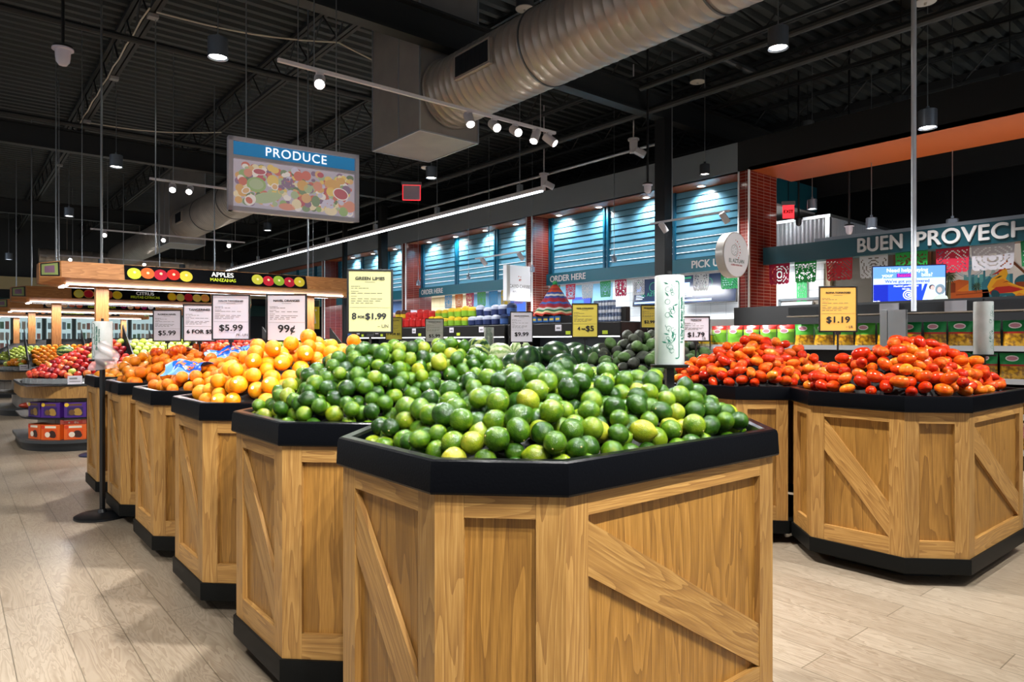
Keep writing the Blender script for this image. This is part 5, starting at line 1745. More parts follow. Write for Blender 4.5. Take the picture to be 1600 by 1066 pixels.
g.build('fruit_picture', [mat('pic_base', 'b3abb6', 0.25, emit=0.25)] + [mat('pic_' + c, tuple(0.75 * q + 0.12 for q in lin(c)[:3]), 0.22, emit=0.22) for c in cols], t, smooth=0)  # unlit picture; emission and paled colours put the washed light into it
for xx in (-SWD * 0.37, 0.02, SWD * 0.32):
    g = G(); g.cyl((xx, 0, SHT / 2), (xx, 0, 6.03 - p0.z), 0.006, 6); g.build('hanger_rod', STEEL, t)

# --- roof pipes, conduits and cables
def pipe(pts, r, label, m=DARK2, name='roof_pipe', cat='pipe'):
    g = G(); g.tube(pts, r, 10)
    for p in pts:
        g.ball(p, r * 1.02, 8, 6)
    tag(g.build(name, m), label, cat, 'pipes under the roof deck' if name == 'roof_pipe' else None)


pipe([(-6, 5.6, 5.2), (9.9, 5.6, 5.2)], 0.05, 'black sprinkler main crossing under the deck at the top left')
pipe([(-6, 10.4, 5.25), (9.9, 10.4, 5.25)], 0.045, 'black sprinkler pipe beyond the produce sign')
pipe([(-6, 15.2, 5.25), (9.9, 15.2, 5.25)], 0.045, 'black sprinkler pipe farther back over the citrus stand')
pipe([(5.9, 2.9, 5.1), (8.3, 2.9, 5.1), (8.3, 6.9, 5.1)], 0.05, 'dark pipe with an elbow right of the round duct')
pipe([(2.5, 1.9, 4.9), (9.95, 1.9, 4.9)], 0.05, 'dark pipe slanting down past the steel pole')
pipe([(3.6, 1.2, 5.2), (9.95, 1.2, 5.2)], 0.03, 'thin dark conduit at the top right')
pipe([(9.0, 0.0, 5.0), (9.0, 30, 5.0)], 0.06, 'long dark pipe running back over the stall fronts')
pipe([(9.55, 7.6, 4.62), (9.55, 26, 4.62)], 0.03, 'grey conduit running along above the grey fascia', STEEL)
CABLE = mat('white_cable', 'cfc8b8', 0.5)
J1X = 2.04
def cable(pts, label):
    g = G(); g.tube(pts, 0.011, 6); tag(g.build('cable', CABLE), label, 'cable', 'white electrical cables')
def sag(a, b_, n=8, s=0.08):
    a, b_ = Vector(a), Vector(b_)
    return [a.lerp(b_, k / n) - Vector((0, 0, s * math.sin(PI * k / n))) for k in range(n + 1)]
cable(sag((J1X, 9.6, 5.36), (4.22, 8.95, 5.36)) + sag((4.22, 8.95, 5.36), (6.4, 9.3, 5.34))[1:], 'white cable sagging from joist to joist above the produce sign')
cable(sag((J1X, 15.3, 5.36), (4.22, 14.3, 5.36)), 'white cable sagging between joists left of the produce sign')
cable([(J1X - 0.08, 9.6 + 0.5 * k, 5.385 + 0.03 * (k % 2)) for k in range(13)], 'white cable clipped along the long joist at the left')
for k, yy in enumerate((9.8, 12.5, 15.3, 19.5)):
    g = G(); g.box((0, 0, 0), (0.12, 0.12, 0.045))
    tag(g.build('junction_box', mat('junction_grey', '8f9092', 0.5), None, (J1X, yy, 5.375)), ['grey junction box at the top of the long joist', 'pale junction box on the joist above the steel rod', 'pale junction box halfway along the long joist', 'pale junction box farthest along the long joist'][k], 'junction box', 'junction boxes on the joist')

# thin hanging rods over the stands and the tall pole at the right
for px, d, z0, z1, r, lab in ((243, 8.9, 2.3, 6.03, 0.008, 'thin steel rod hanging left of the produce sign'), (92, 12.6, 2.06, 6.03, 0.008, 'thin steel rod hanging at the far left over the citrus header'),
                              (128, 10.4, 2.2, 6.03, 0.006, 'thin hanging wire between the left steel rods')):
    p = at(px, 533, d)
    g = G(); g.cyl((p.x, p.y, z0), (p.x, p.y, z1), r, 6); tag(g.build('hanger_rod', STEEL), lab, 'rod', 'steel rods hanging from the roof')
p = at(1428, 533, 6.75)
g = G(); g.cyl((p.x, p.y, 1.46), (p.x, p.y, 6.03), 0.024, 12)
tag(g.build('steel_pole', mat('pole_steel', 'cfd6e0', 0.3, 0.3)), 'tall thin steel pole rising from the chip gondola to the roof', 'pole')
# ------------------------------------------------------------------ large teal lettered beam on the right
BX = 10.35
t = thing('sign_beam', 'teal beam sign with large white raised lettering on the right', 'sign', (BX, 2.9, 2.42), -PI / 2)
g = G(); g.box((0, 0.13, 0.14), (6.3, 0.26, 0.28)); g.build('beam_box', mat('beam_teal', '0a4a58', 0.35), t)
g = G(); g.box((0.4, 0.16, 0.31), (5.4, 0.24, 0.05)); g.build('top_ledge', mat('ledge_grey', '9aa6b4', 0.4), t)
LW = mat('letter_white', 'd9d9db', 0.45)
text('BUEN', (-1.64, -0.012, 0.14), 0.285, LW, t, align='LEFT', sx=0.86, bold=0.007, ext=0.012, spacing=1.04)
text('PROVECHO', (-0.855, -0.012, 0.14), 0.285, LW, t, align='LEFT', bold=0.007, ext=0.012, spacing=1.04)
g = G(); g.box((0.4, 0.2, 0.342), (5.2, 0.05, 0.012)); g.build('cove_light', TUBE, t)
for k in range(3):
    al = bpy.data.lights.new('cove_lamp', 'AREA'); al.energy = 4; al.shape = 'RECTANGLE'; al.size = 1.7; al.size_y = 0.05
    ao = bpy.data.objects.new('cove_lamp', al); COL.objects.link(ao); ao.location = (BX + 0.2, 4.2 - k * 1.75, 2.78); ao.rotation_euler = (PI, 0, PI / 2)


# ------------------------------------------------------------------ cut paper flags
def paper_flag(x, y, ztop, w, h, colour, seed, label, rotz=-PI / 2, scallop=True, group='cut paper flags under the teal signs', tail=None):
    rnd = random.Random(seed)
    n, m_ = 22, 20
    half = [[rnd.random() for _ in range(m_)] for _ in range(n // 2)]
    g = G()
    def dead(i, j):
        k = i if i < n // 2 else n - 1 - i
        edge = k == 0 or j == 0 or j in (1,) 
        if j == m_ - 1:
            return scallop and k % 4 in (0,)
        if j == m_ - 2:
            return False
        if edge:
            return False
        rr = math.hypot(k - 11, j - 10)
        if seed % 3 == 0:
            return (k + j) % 3 == 0 and rr > 4 and half[k][j] < 0.8
        if seed % 3 == 1:
            return int(rr * 1.1) % 3 == 0 and half[k][j] < 0.75
        return half[k][j] < 0.28
    idx = {}
    def vid(i, j, s):
        key = (i, j, s)
        if key not in idx:
            u, v = i / n - 0.5, j / m_
            ww = w * (1 - 0.06 * v)
            yy = 0.012 * math.sin(5 * u + seed) * v + s * 0.0012
            idx[key] = len(g.v)
            g.v.append((u * ww, yy, -v * h + (0.04 * h * math.cos(u * PI) if False else 0)))
        return idx[key]
    live = {(i, j) for i in range(n) for j in range(m_) if not dead(i, j)}
    for i, j in live:
        for s in (0, 1):
            q = [vid(i, j, s), vid(i + 1, j, s), vid(i + 1, j + 1, s), vid(i, j + 1, s)]
            g.f.append(q if s else q[::-1]); g.m.append(0); g.uv.append([(0, 0)] * 4)
    o = g.build('paper_flag', mat('tissue_' + colour, colour, 0.6), None, (x, y, ztop), rotz, smooth=0)
    tag(o, label, 'paper flag', group)
    return o


FL1 = [(11.28, '2fae62', 'green', 0.34), (10.78, 'e0344c', 'red', 0.30), (10.27, 'e6e8ec', 'white', 0.34), (9.75, '3fb56c', 'green', 0.30), (9.33, 'd42a5c', 'pink', 0.31), (8.86, 'e8eaee', 'white', 0.30), (8.08, 'd42a4c', 'pink', 0.26), (7.40, 'e4e7ea', 'white', 0.34), (6.80, '2ab05c', 'green', 0.38)]
places = ['under the near stall band, first after the striped cloth', 'under the near stall band, second from the striped cloth', 'under the near stall band, third from the striped cloth', 'under the near stall band, fourth from the striped cloth',
          'under the near stall band, fifth from the striped cloth', 'under the near stall band before the left menu screen', 'under the near stall band beside the black column', 'under the near stall band left of the round sign', 'under the near stall band below the round sign']
for k, (yy, c, w_, ww) in enumerate(FL1):
    paper_flag(LX_ - 0.02, yy, 2.42, ww, 0.34, c, k + 1, f'{w_} cut paper flag {places[k]}')
g = G(); g.tube([(LX_ - 0.015, 6.4, 2.415), (LX_ - 0.015, 11.4, 2.415)], 0.006, 6); g.box((LX_ - 0.01, 8.9, 2.40), (0.004, 5.0, 0.04))
tag(g.build('flag_string', WHITE), 'white string of the paper flags along the near stall', 'string')
FL2 = [(15.55, '5aa8dc', 'blue'), (15.05, 'e8792e', 'orange'), (14.55, 'd43a62', 'pink'), (14.05, '62bf62', 'green'), (13.55, '46a2dc', 'light blue'), (13.05, 'e0c02a', 'yellow'), (12.55, 'a58ad0', 'purple'), (12.1, 'd98ac8', 'pale pink'), (11.75, '74c48a', 'pale green')]
for k, (yy, c, w_) in enumerate(FL2):
    paper_flag(LX_ - 0.02, yy, 2.42, 0.36, 0.36, c, k + 21, f'{w_} cut paper flag hanging under the farther stall band')
FL3 = [(5.82, 'c81e50', 'magenta', 0.36, 'first on the left under the large teal beam'), (5.38, '26a94e', 'green', 0.36, 'second under the large teal beam'), (4.85, 'cc1f30', 'red', 0.40, 'third under the large teal beam, scalloped'),
       (4.35, 'd8dade', 'white', 0.40, 'fourth under the large teal beam'), (3.84, '28b04a', 'green', 0.42, 'behind the tall steel pole, under the teal beam'), (3.33, 'cf1f42', 'red', 0.40, 'right of the steel pole, under the teal beam'),
       (2.87, 'c4c2cc', 'pale grey', 0.48, 'in front of the mural'), (2.36, '1f8f52', 'green', 0.42, 'at the right edge over the mural')]
for k, (yy, c, w_, ww, pl) in enumerate(FL3):
    paper_flag(BX + 0.1, yy, 2.42, ww, 0.33, c, k + 40, f'{w_} cut paper flag {pl}')
paper_flag(13.44, 7.9, 2.40, 0.24, 0.55, 'd8262e', 61, 'small red cut paper flag hanging lower inside the kiosk')
paper_flag(13.44, 7.0, 2.40, 0.22, 0.55, '2aa85a', 62, 'small green cut paper flag hanging lower inside the kiosk')

# ------------------------------------------------------------------ blade signs on the pillars
t = thing('blade_sign', 'round white blade sign with a ring of red dots, on the near brick pillar', 'sign', (9.62, 6.16, 2.53), 0)
M = Matrix.Rotation(PI / 2, 4, 'X')
g = G(); g.lathe([(0.36, -0.07), (0.36, 0.07), (0.345, 0.075)], 48, 0, M); g.build('drum', mat('sign_edge', 'c9c4bf', 0.35, 0.3), t)
g = G(); g.lathe([(0.0, 0.078), (0.345, 0.0781)], 48, 0, M, cap=False); fc = g.build('face', mat('sign_face', 'e2e4ea', 0.4, emit=0.15), t)
g = G(); g.ring(-0.06, 0.07, 0.085, 0.006, 0, 1, -0.079, 28)
for k in range(6):
    a = 0.4 + k
    g.disc(-0.06 + 0.045 * math.cos(a * 1.05), 0.07 + 0.05 * math.sin(a * 1.05), 0.010, 0, 1, -0.079, 8, 0.5, a)
for k in range(9):
    a = R(75) - k * R(17)
    g.disc(-0.06 + 0.105 * math.cos(a), 0.07 + 0.105 * math.sin(a), 0.008, 1, 1, -0.079, 8); g.disc(-0.06 + 0.165 * math.cos(a), 0.07 + 0.165 * math.sin(a), 0.009 + 0.004 * (k % 2), 1, 1, -0.079, 8)
g.build('emblem', [mat('emblem_green', '3c6b62', 0.5), mat('emblem_red', 'c0352c', 0.5)], fc, smooth=0)
text('EL AZTLAN', (0.0, -0.082, -0.10), 0.088, mat('emblem_green', '3c6b62', 0.5), fc, sx=0.95)
text('COMIDA MEXICANA', (0.0, -0.082, -0.165), 0.034, mat('emblem_red', 'c0352c', 0.5), fc)
g = G(); g.cyl((0.35, 0, 0.1), (0.42, 0, 0.1), 0.02, 8); g.cyl((0.35, 0, -0.1), (0.42, 0, -0.1), 0.02, 8); g.build('bracket', WHITE, t)

t = thing('blade_sign', 'square white blade sign with grey restaurant lettering, on the farther brick pillar', 'sign', (9.64, 11.52, 2.43), 0)
g = G(); g.box((0, 0, 0), (0.70, 0.12, 0.78)); bx_ = g.build('light_box', mat('sign_face', 'e2e4ea', 0.4, emit=0.15), t, bevel=0.01)
g = G(); g.box((-0.30, -0.02, 0), (0.08, 0.11, 0.775)); g.build('side_strip', mat('sign_edge', 'c9c4bf', 0.35, 0.3), t)
text('CAYO CARIBE', (0.03, -0.063, -0.07), 0.105, mat('print_grey', '7a7a80', 0.6), bx_, sx=0.9)
text('RESTAURANT', (0.03, -0.063, -0.19), 0.062, mat('print_grey', '7a7a80', 0.6), bx_, sx=1.05)
g = G(); g.ring(0.03, 0.1, 0.05, 0.008, 0, 1, -0.061, 20, -2.2, 0.1); g.disc(0.03, 0.08, 0.03, 0, 1, -0.061, 8, 0.5, 0.5); g.disc(0.0, 0.15, 0.014, 0, 1, -0.061, 6); g.disc(0.055, 0.14, 0.012, 0, 1, -0.061, 6)
g.build('emblem', mat('emblem_red', 'c0352c', 0.5), bx_, smooth=0)
g = G(); g.cyl((0.34, 0, 0.2), (0.4, 0, 0.2), 0.02, 8); g.cyl((0.34, 0, -0.2), (0.4, 0, -0.2), 0.02, 8); g.build('bracket', WHITE, t)

# ------------------------------------------------------------------ menu screens, pictures and fittings in the stalls
SCRB = mat('screen_navy', '0e1c34', 0.2, emit=0.5)
def menu_screen(yc, w, zc, h, label, words):
    t = thing('menu_screen', label, 'screen', (13.2, yc, zc), -PI / 2, 'dark menu screens in the near stall')
    t.rotation_euler = (R(-8), 0, -PI / 2)
    g = G(); g.box((0, 0.03, 0), (w, 0.06, h)); g.build('case', BLACK, t)
    g = G(); g.box((0, 0.18, 0.02), (0.3, 0.3, 0.12)); g.build('wall_mount', BLACK, t)
    g = G(); g.box((0, -0.002, 0), (w - 0.04, 0.006, h - 0.04), 0)
    g.rect(-w * 0.45, -h * 0.42, w * 0.1, -h * 0.36, 1, 1, -0.006); g.rect(-w * 0.42, 0.0, -w * 0.3, h * 0.2, 1, 1, -0.006)
    for k in range(5):
        g.rect(-w * 0.42, -h * 0.05 - k * 0.04, -w * (0.24 - 0.04 * (k % 2)), -h * 0.05 - k * 0.04 + 0.014, 2, 1, -0.006)
        g.rect(w * 0.26, h * 0.3 - k * 0.05, w * 0.43, h * 0.3 - k * 0.05 + 0.014, 2, 1, -0.006)
    g.rect(-w * 0.44, h * 0.32, -w * 0.28, h * 0.38, 3, 1, -0.006)
    g.ring(w * 0.02, h * 0.14, h * 0.16, 0.012, 3, 1, -0.006)
    sc = g.build('display', [SCRB, mat('screen_blue', '7f9fe0', 0.2, emit=0.9), mat('screen_text', 'b9c6dc', 0.2, emit=0.7), mat('screen_green', '1f6a4a', 0.2, emit=0.8)], t, smooth=0)
    text(words, (w * 0.02, -0.01, -h * 0.12), h * 0.17, mat('screen_green', '1f6a4a', 0.2, emit=0.8), sc, spacing=1.1)


menu_screen(9.1, 1.55, 2.38, 0.72, 'dark menu screen between the black column and the round sign', 'EL AZTLAN')
menu_screen(10.65, 1.15, 2.38, 0.72, 'dark menu screen left of the black column', 'EL AZTLAN')
t = thing('wall_picture', 'purple and blue poster in the near stall behind the paper flags', 'poster', (13.44, 13.3, 2.0), -PI / 2)
g = G(); g.box((0, 0, 0), (0.7, 0.02, 0.75)); g.rect(-0.3, -0.2, 0.3, 0.0, 1, 1, -0.011); g.rect(-0.3, 0.05, 0.1, 0.3, 2, 1, -0.011); g.build('sheet', [mat('poster_blue', '2238a0', 0.4), mat('poster_purple', '5a2a90', 0.4), mat('poster_teal', '2a78b8', 0.4)], t, smooth=0)
t = thing('wall_picture', 'deep blue poster left of the striped cloth in the farther stall', 'poster', (13.44, 16.1, 1.95), -PI / 2)
g = G(); g.box((0, 0, 0), (1.1, 0.02, 0.9)); g.disc(0.35, -0.15, 0.2, 1, 1, -0.011, 20); g.disc(0.35, -0.15, 0.1, 2, 2, -0.011, 16); g.build('sheet', [mat('poster_deep', '1c4bb0', 0.4), mat('poster_black', '1a1614', 0.4), mat('poster_brown', '6a4a30', 0.4)], t, smooth=0)
t = thing('ceiling_lamp', 'small white wall lamp in the near stall', 'lamp', (13.3, 10.2, 2.0), -PI / 2)
g = G(); g.lathe([(0.03, 0), (0.14, 0.06), (0.15, 0.12), (0.0, 0.125)], 20); g.box((0, 0.1, 0.03), (0.04, 0.2, 0.03)); g.build('bowl', WHITE, t)
t = thing('paper_cups', 'stack of upturned green and tan cups on the near counter', 'cups', (12.2, 7.55, 1.60))
t.name = 'cup_stack'
g = G(); g.lathe([(0.055, 0.0), (0.04, 0.14)], 16, 0); g.build('cup', mat('cup_tan', 'b08a5c', 0.5), t)
g = G(); g.lathe([(0.045, 0.14), (0.03, 0.26)], 16, 0); g.build('cup', mat('cup_green', '1f6a52', 0.5), t)
for i, (x, y0, y1) in enumerate(((12.2, 6.45, 11.3), (12.2, 11.7, 16.8))):
    t = thing('stall_counter', ['steel topped counter of the near stall', 'steel topped counter of the farther stall'][i], 'counter', (x, (y0 + y1) / 2, 0), -PI / 2)
    g = G(); g.box((0, 0, 0.5), (y1 - y0, 0.7, 1.0)); g.build('body', mat('counter_grey', 'a7a9aa', 0.5), t)
    g = G(); g.box((0, 0, 1.3), (y1 - y0, 0.72, 0.6)); g.build('upper_case', mat('counter_white', 'c8ccce', 0.4), t)
# pass-through window of the kiosk with a roller shade and paper dispensers
t = thing('service_window', 'grey framed service window with a rolled shade in the white tiled kiosk', 'window', (13.48, 7.05, 1.62), -PI / 2)
g = G(); g.box((0, 0.0, 0), (0.86, 0.04, 0.8)); g.build('opening', mat('window_dark', '8a7f70', 0.5, noise=(6, '6f675c', 0.3)), t)
g = G(); g.box((-0.43, -0.02, 0), (0.05, 0.06, 0.8)); g.box((0.43, -0.02, 0), (0.05, 0.06, 0.8)); g.box((0, -0.02, 0.4), (0.91, 0.06, 0.05)); g.build('frame', mat('window_grey', '5d6468', 0.45), t)
g = G(); g.cyl((-0.36, -0.06, 0.30), (0.30, -0.06, 0.30), 0.05, 12); g.build('shade_roll', mat('shade_grey', 'b9bcbe', 0.4), t)
t = thing('towel_dispenser', 'black paper towel dispenser below the kiosk window', 'dispenser', (13.36, 6.93, 1.36), -PI / 2)
g = G(); g.box((0, 0, 0), (0.34, 0.22, 0.4)); g.build('case', mat('dispenser_black', '101112', 0.25), t, bevel=0.04)
t = thing('soap_dispenser', 'small white dispenser on the near brick pillar', 'dispenser', (10.75, 6.02, 1.62), 0)
g = G(); g.box((0, 0, 0), (0.2, 0.12, 0.26)); g.build('case', mat('dispenser_white', 'dfe2e6', 0.3), t, bevel=0.02)
t = thing('notice_card', 'small white notice card on the near brick pillar', 'notice', (10.55, 6.10, 1.66), 0)
g = G(); g.box((0, 0, 0), (0.14, 0.01, 0.14)); g.build('sheet', PAPER, t)
t = thing('notice_card', 'small white notice card on the third brick pillar, over the sweets', 'notice', (10.28, 16.9, 1.95), 0)
g = G(); g.box((0, 0, 0), (0.2, 0.01, 0.2)); g.rect(-0.06, 0.0, 0.06, 0.04, 1, 1, -0.006); g.build('sheet', [PAPER, mat('emblem_red', 'c0352c', 0.5)], t, smooth=0)
t = thing('wall_box', 'small tan framed picture on the beige kiosk wall', 'picture', (14.3, 6.44, 1.75), 0)
t.name = 'framed_picture'
g = G(); g.box((0, 0, 0), (0.8, 0.03, 0.4)); g.rect(-0.36, -0.16, 0.36, 0.16, 1, 1, -0.016); g.build('frame', [mat('frame_black', '15130f', 0.4), mat('picture_amber', 'c8913a', 0.4)], t, smooth=0)

# ------------------------------------------------------------------ painted mural
t = thing('mural', 'painted mural of a city, palms and a golden figure on the right wall', 'mural', (12.5, 2.35, 0), -PI / 2)
MC = ['dfe6ee', '5aaebf', '2f7f9c', 'c8642a', 'e08a2a', '8a3a14', '3f5a3a', '1f3a2a', '7a7a5c', 'e8b52a', 'd98a1e', 'b3201f', '1f6a80', '9cc4cc', '6fa9cc', '3a6a9c', '6a3a1c', 'e9d6c8', '0f4a5c', '5c6a5c']
ci = {c: i for i, c in enumerate(MC)}
g = G(); g.box((0, 0.06, 1.5), (3.5, 0.10, 3.0), 0)
Y0 = 0.0085
MS = lambda x, z: (-1.08 + 0.42 * x, 2.26 + 0.45 * (z - 2.3))
def A(pts, c, k): g.art([MS(*q) for q in pts], ci[c], k, Y0)
def D(x, z, r, c, k, sz=1.0, rot=0.0, n=20): g.disc(*MS(x, z), r * 0.435, ci[c], k, Y0, n, sz, rot)
g.rect(-1.75, 0.3, 1.75, 1.86, ci['c8642a'], 0.5, Y0); g.rect(-0.4, 0.3, 1.75, 1.7, ci['2f7f9c'], 0.8, Y0)
for q in range(14):
    g.rect(-0.6 + q * 0.17, 1.7, -0.45 + q * 0.17, 2.0 + 0.18 * ((q * 7) % 5) / 5, ci['5aaebf'], 0.6 + 0.01 * q, Y0)
rnd = random.Random(4)
# skyline
x = -1.1
while x < 0.6:
    w = rnd.uniform(0.06, 0.14); h = rnd.uniform(2.03, 2.22) if not (-0.42 < x < -0.3) else 2.36
    A([(x, 1.5), (x + w, 1.5), (x + w, h), (x, h)], rnd.choice(['5aaebf', '5aaebf', '2f7f9c']), 1); x += w * 0.9
A([(-0.25, 1.9), (0.12, 1.9), (0.1, 2.2), (0.0, 2.42), (-0.04, 2.3), (-0.1, 2.1), (-0.2, 2.05)], '9cc4cc', 1.5)
# houses
A([(-1.45, 1.4), (-0.78, 1.4), (-0.78, 2.0), (-1.1, 2.06), (-1.45, 1.98)], 'c8642a', 2); A([(-1.18, 1.65), (-0.78, 1.9), (-0.78, 1.6)], 'e08a2a', 2.5); A([(-1.4, 1.6), (-1.22, 1.6), (-1.22, 1.95), (-1.4, 1.95)], '8a3a14', 3)
A([(-1.2, 1.35), (-0.1, 1.35), (-0.15, 1.66), (-1.15, 1.62)], 'c8642a', 3); A([(-1.2, 1.5), (-0.12, 1.55), (-0.12, 1.58), (-1.2, 1.53)], '8a3a14', 3.4)
A([(-1.75, 1.3), (-1.38, 1.3), (-1.38, 2.0), (-1.75, 1.95)], '7a7a5c', 3.6)
# palms
def palm(cx, cz, r, n, seed, k):
    q = random.Random(seed)
    for i in range(n):
        a = 2 * PI * i / n + q.uniform(-0.12, 0.12); L = r * q.uniform(0.75, 1.0)
        ex, ez = cx + L * math.cos(a), cz + L * math.sin(a) - 0.15 * r
        nx, nz = -math.sin(a) * r * 0.07, math.cos(a) * r * 0.07
        A([(cx, cz), (cx + 0.5 * L * math.cos(a) + nx, cz + 0.5 * L * math.sin(a) + nz), (ex, ez), (cx + 0.5 * L * math.cos(a) - nx, cz + 0.5 * L * math.sin(a) - nz)], q.choice(['3f5a3a', '1f3a2a', '7a7a5c', '1f3a2a']), k + 0.03 * i)
A([(-1.52, 1.4), (-1.48, 1.4), (-1.42, 2.25), (-1.46, 2.25)], '1f3a2a', 4); palm(-1.44, 2.25, 0.36, 22, 3, 4.2)
palm(-0.52, 1.78, 0.22, 16, 5, 4.2)
# compass rose
for r_, w_ in ((0.52, 0.02), (0.46, 0.012)):
    g.ring(*MS(-0.75, 2.62), r_ * 0.435, w_ * 0.5, ci['6fa9cc'], 1.2, Y0, 30, PI + 0.25, 2 * PI - 0.25)
for k in range(16):
    a = 2 * PI * k / 16; L = 0.42 if k % 2 == 0 else 0.26
    A([(-0.75 + 0.08 * math.cos(a - 0.35), 2.62 + 0.08 * math.sin(a - 0.35)), (-0.75 + L * math.cos(a), 2.62 + L * math.sin(a)), (-0.75 + 0.08 * math.cos(a + 0.35), 2.62 + 0.08 * math.sin(a + 0.35))], '6fa9cc' if k % 2 else '3a6a9c', 1.5 + 0.02 * k)
A([(-0.83, 2.5), (-0.67, 2.5), (-0.73, 2.06), (-0.75, 1.98), (-0.77, 2.06)], '6fa9cc', 2.1); D(-0.75, 2.62, 0.13, '9cc4cc', 2.2); D(-0.75, 2.62, 0.09, '6fa9cc', 2.3)
# dome tower
A([(0.3, 2.1), (0.42, 2.1), (0.40, 2.55), (0.34, 2.55)], '8a3a14', 2); D(0.36, 2.48, 0.17, 'c8642a', 2.2, 0.85); A([(0.2, 2.3), (0.53, 2.3), (0.53, 2.46), (0.2, 2.46)], '8a3a14', 2.3); A([(0.33, 2.6), (0.40, 2.6), (0.40, 2.78), (0.33, 2.78)], 'c8642a', 2.4); D(0.365, 2.79, 0.045, '8a3a14', 2.5)
# golden figure
A([(-0.32, 1.2), (-0.36, 1.9), (-0.1, 2.12), (0.1, 1.9), (0.3, 1.4), (0.3, 1.1)], '2f7f9c', 3)
A([(-0.18, 1.75), (-0.05, 2.02), (0.18, 2.16), (0.24, 2.3), (0.42, 2.34), (0.46, 2.16), (0.40, 1.98), (0.55, 1.85), (0.80, 1.72), (1.1, 1.62), (1.1, 1.4), (0.2, 1.35), (-0.1, 1.5)], 'e8b52a', 4)
A([(-0.05, 1.72), (0.12, 1.95), (0.32, 2.0), (0.5, 1.8), (0.85, 1.66), (0.6, 1.6), (0.3, 1.62)], 'd98a1e', 4.4)
A([(-0.12, 1.55), (0.1, 1.72), (0.5, 1.74), (0.95, 1.60), (0.6, 1.52), (0.2, 1.5), (0.0, 1.38)], 'b3201f', 4.8)
A([(0.05, 2.0), (0.2, 2.1), (0.3, 2.1), (0.2, 2.04)], '1f3a2a', 5); A([(0.3, 1.86), (0.42, 1.92), (0.55, 1.84), (0.42, 1.88)], '8a3a14', 5)
A([(-0.06, 2.14), (0.16, 2.26), (0.28, 2.42), (0.5, 2.44), (0.62, 2.5), (0.5, 2.36), (0.3, 2.3), (0.14, 2.18)], 'b3201f', 5.2); D(0.42, 2.42, 0.10, 'e9d6c8', 5.4, 0.6, 0.4); A([(0.38, 2.4), (0.56, 2.5), (0.6, 2.46), (0.44, 2.36)], 'b3201f', 5.6)
A([(0.5, 2.5), (0.66, 2.56), (0.98, 2.2), (1.1, 2.05), (1.1, 1.95), (0.9, 2.18), (0.66, 2.44)], '6a3a1c', 5)
D(0.95, 1.85, 0.28, '1f6a80', 3.2, 0.9); A([(0.7, 1.6), (1.4, 1.6), (1.4, 1.86), (0.7, 1.86)], '8a3a14', 3.4)
A([(-0.05, 1.45), (0.05, 1.2), (0.35, 1.1), (0.8, 1.35), (0.6, 1.5), (0.25, 1.5)], '1f6a80', 5.2); A([(0.1, 1.35), (0.3, 1.2), (0.55, 1.3), (0.4, 1.42)], '5aaebf', 5.6); D(0.08, 1.48, 0.12, '0f4a5c', 5.8, 1.3, 0.5)
A([(0.5, 1.25), (0.8, 1.5), (1.2, 1.3), (1.2, 1.0), (0.6, 1.0)], 'd98a1e', 5.4); A([(0.8, 1.2), (1.0, 1.4), (1.2, 1.2), (1.1, 1.0)], 'b3201f', 5.8); A([(-0.2, 1.0), (-0.1, 1.3), (0.2, 1.1), (0.2, 0.9)], 'c8642a', 5)
g.build('painting', [mat('mural_' + c, c, 0.55) for c in MC], t, smooth=0)

# ------------------------------------------------------------------ advert screen
p = at(1420, 444, 8.6)
t = thing('advert_screen', 'bright blue advert screen on a stand behind the tall steel pole', 'screen', tuple(p), -THETA - R(18))
SW, SH = 0.80, 0.45
g = G(); g.box((0, 0.03, 0), (SW + 0.03, 0.05, SH + 0.03)); g.build('case', mat('case_navy', '0c1230', 0.4), t)
g = G(); E = 0.9
ms = [mat('ad_' + c, c, 0.25, emit=E) for c in ('5c8ef0', 'b9d2fa', '1a3fe0', '0f22a0', 'eaf0fc', '5a1e9c', '6c7f8c', '3c3640', 'c9a9a4', 'a9b8b0')]
g.box((0, 0, 0), (SW, 0.012, SH), 1)
yy = -0.0065
g.rect(-SW / 2, SH * 0.17, SW / 2, SH / 2, 0, 1, yy); g.rect(-SW / 2, -SH / 2, SW * 0.18, 0.0, 2, 1, yy); g.art([(SW * 0.18, -SH / 2), (SW * 0.12, -SH / 2), (SW * 0.22, 0), (SW * 0.26, 0)], 2, 1.2, yy)
g.rect(-SW / 2, -SH / 2, -SW * 0.29, 0.0, 3, 1.5, yy)
g.rect(-SW * 0.17, SH * 0.19, SW * 0.09, SH * 0.30, 5, 2, yy)
g.disc(-0.005, -SH * 0.30, 0.062, 4, 2, yy); g.disc(-0.005, -SH * 0.30, 0.050, 2, 2.4, yy); g.ring(-0.005, -SH * 0.30, 0.038, 0.012, 4, 2.8, yy); g.disc(0.0, -SH * 0.30, 0.016, 1, 3, yy)
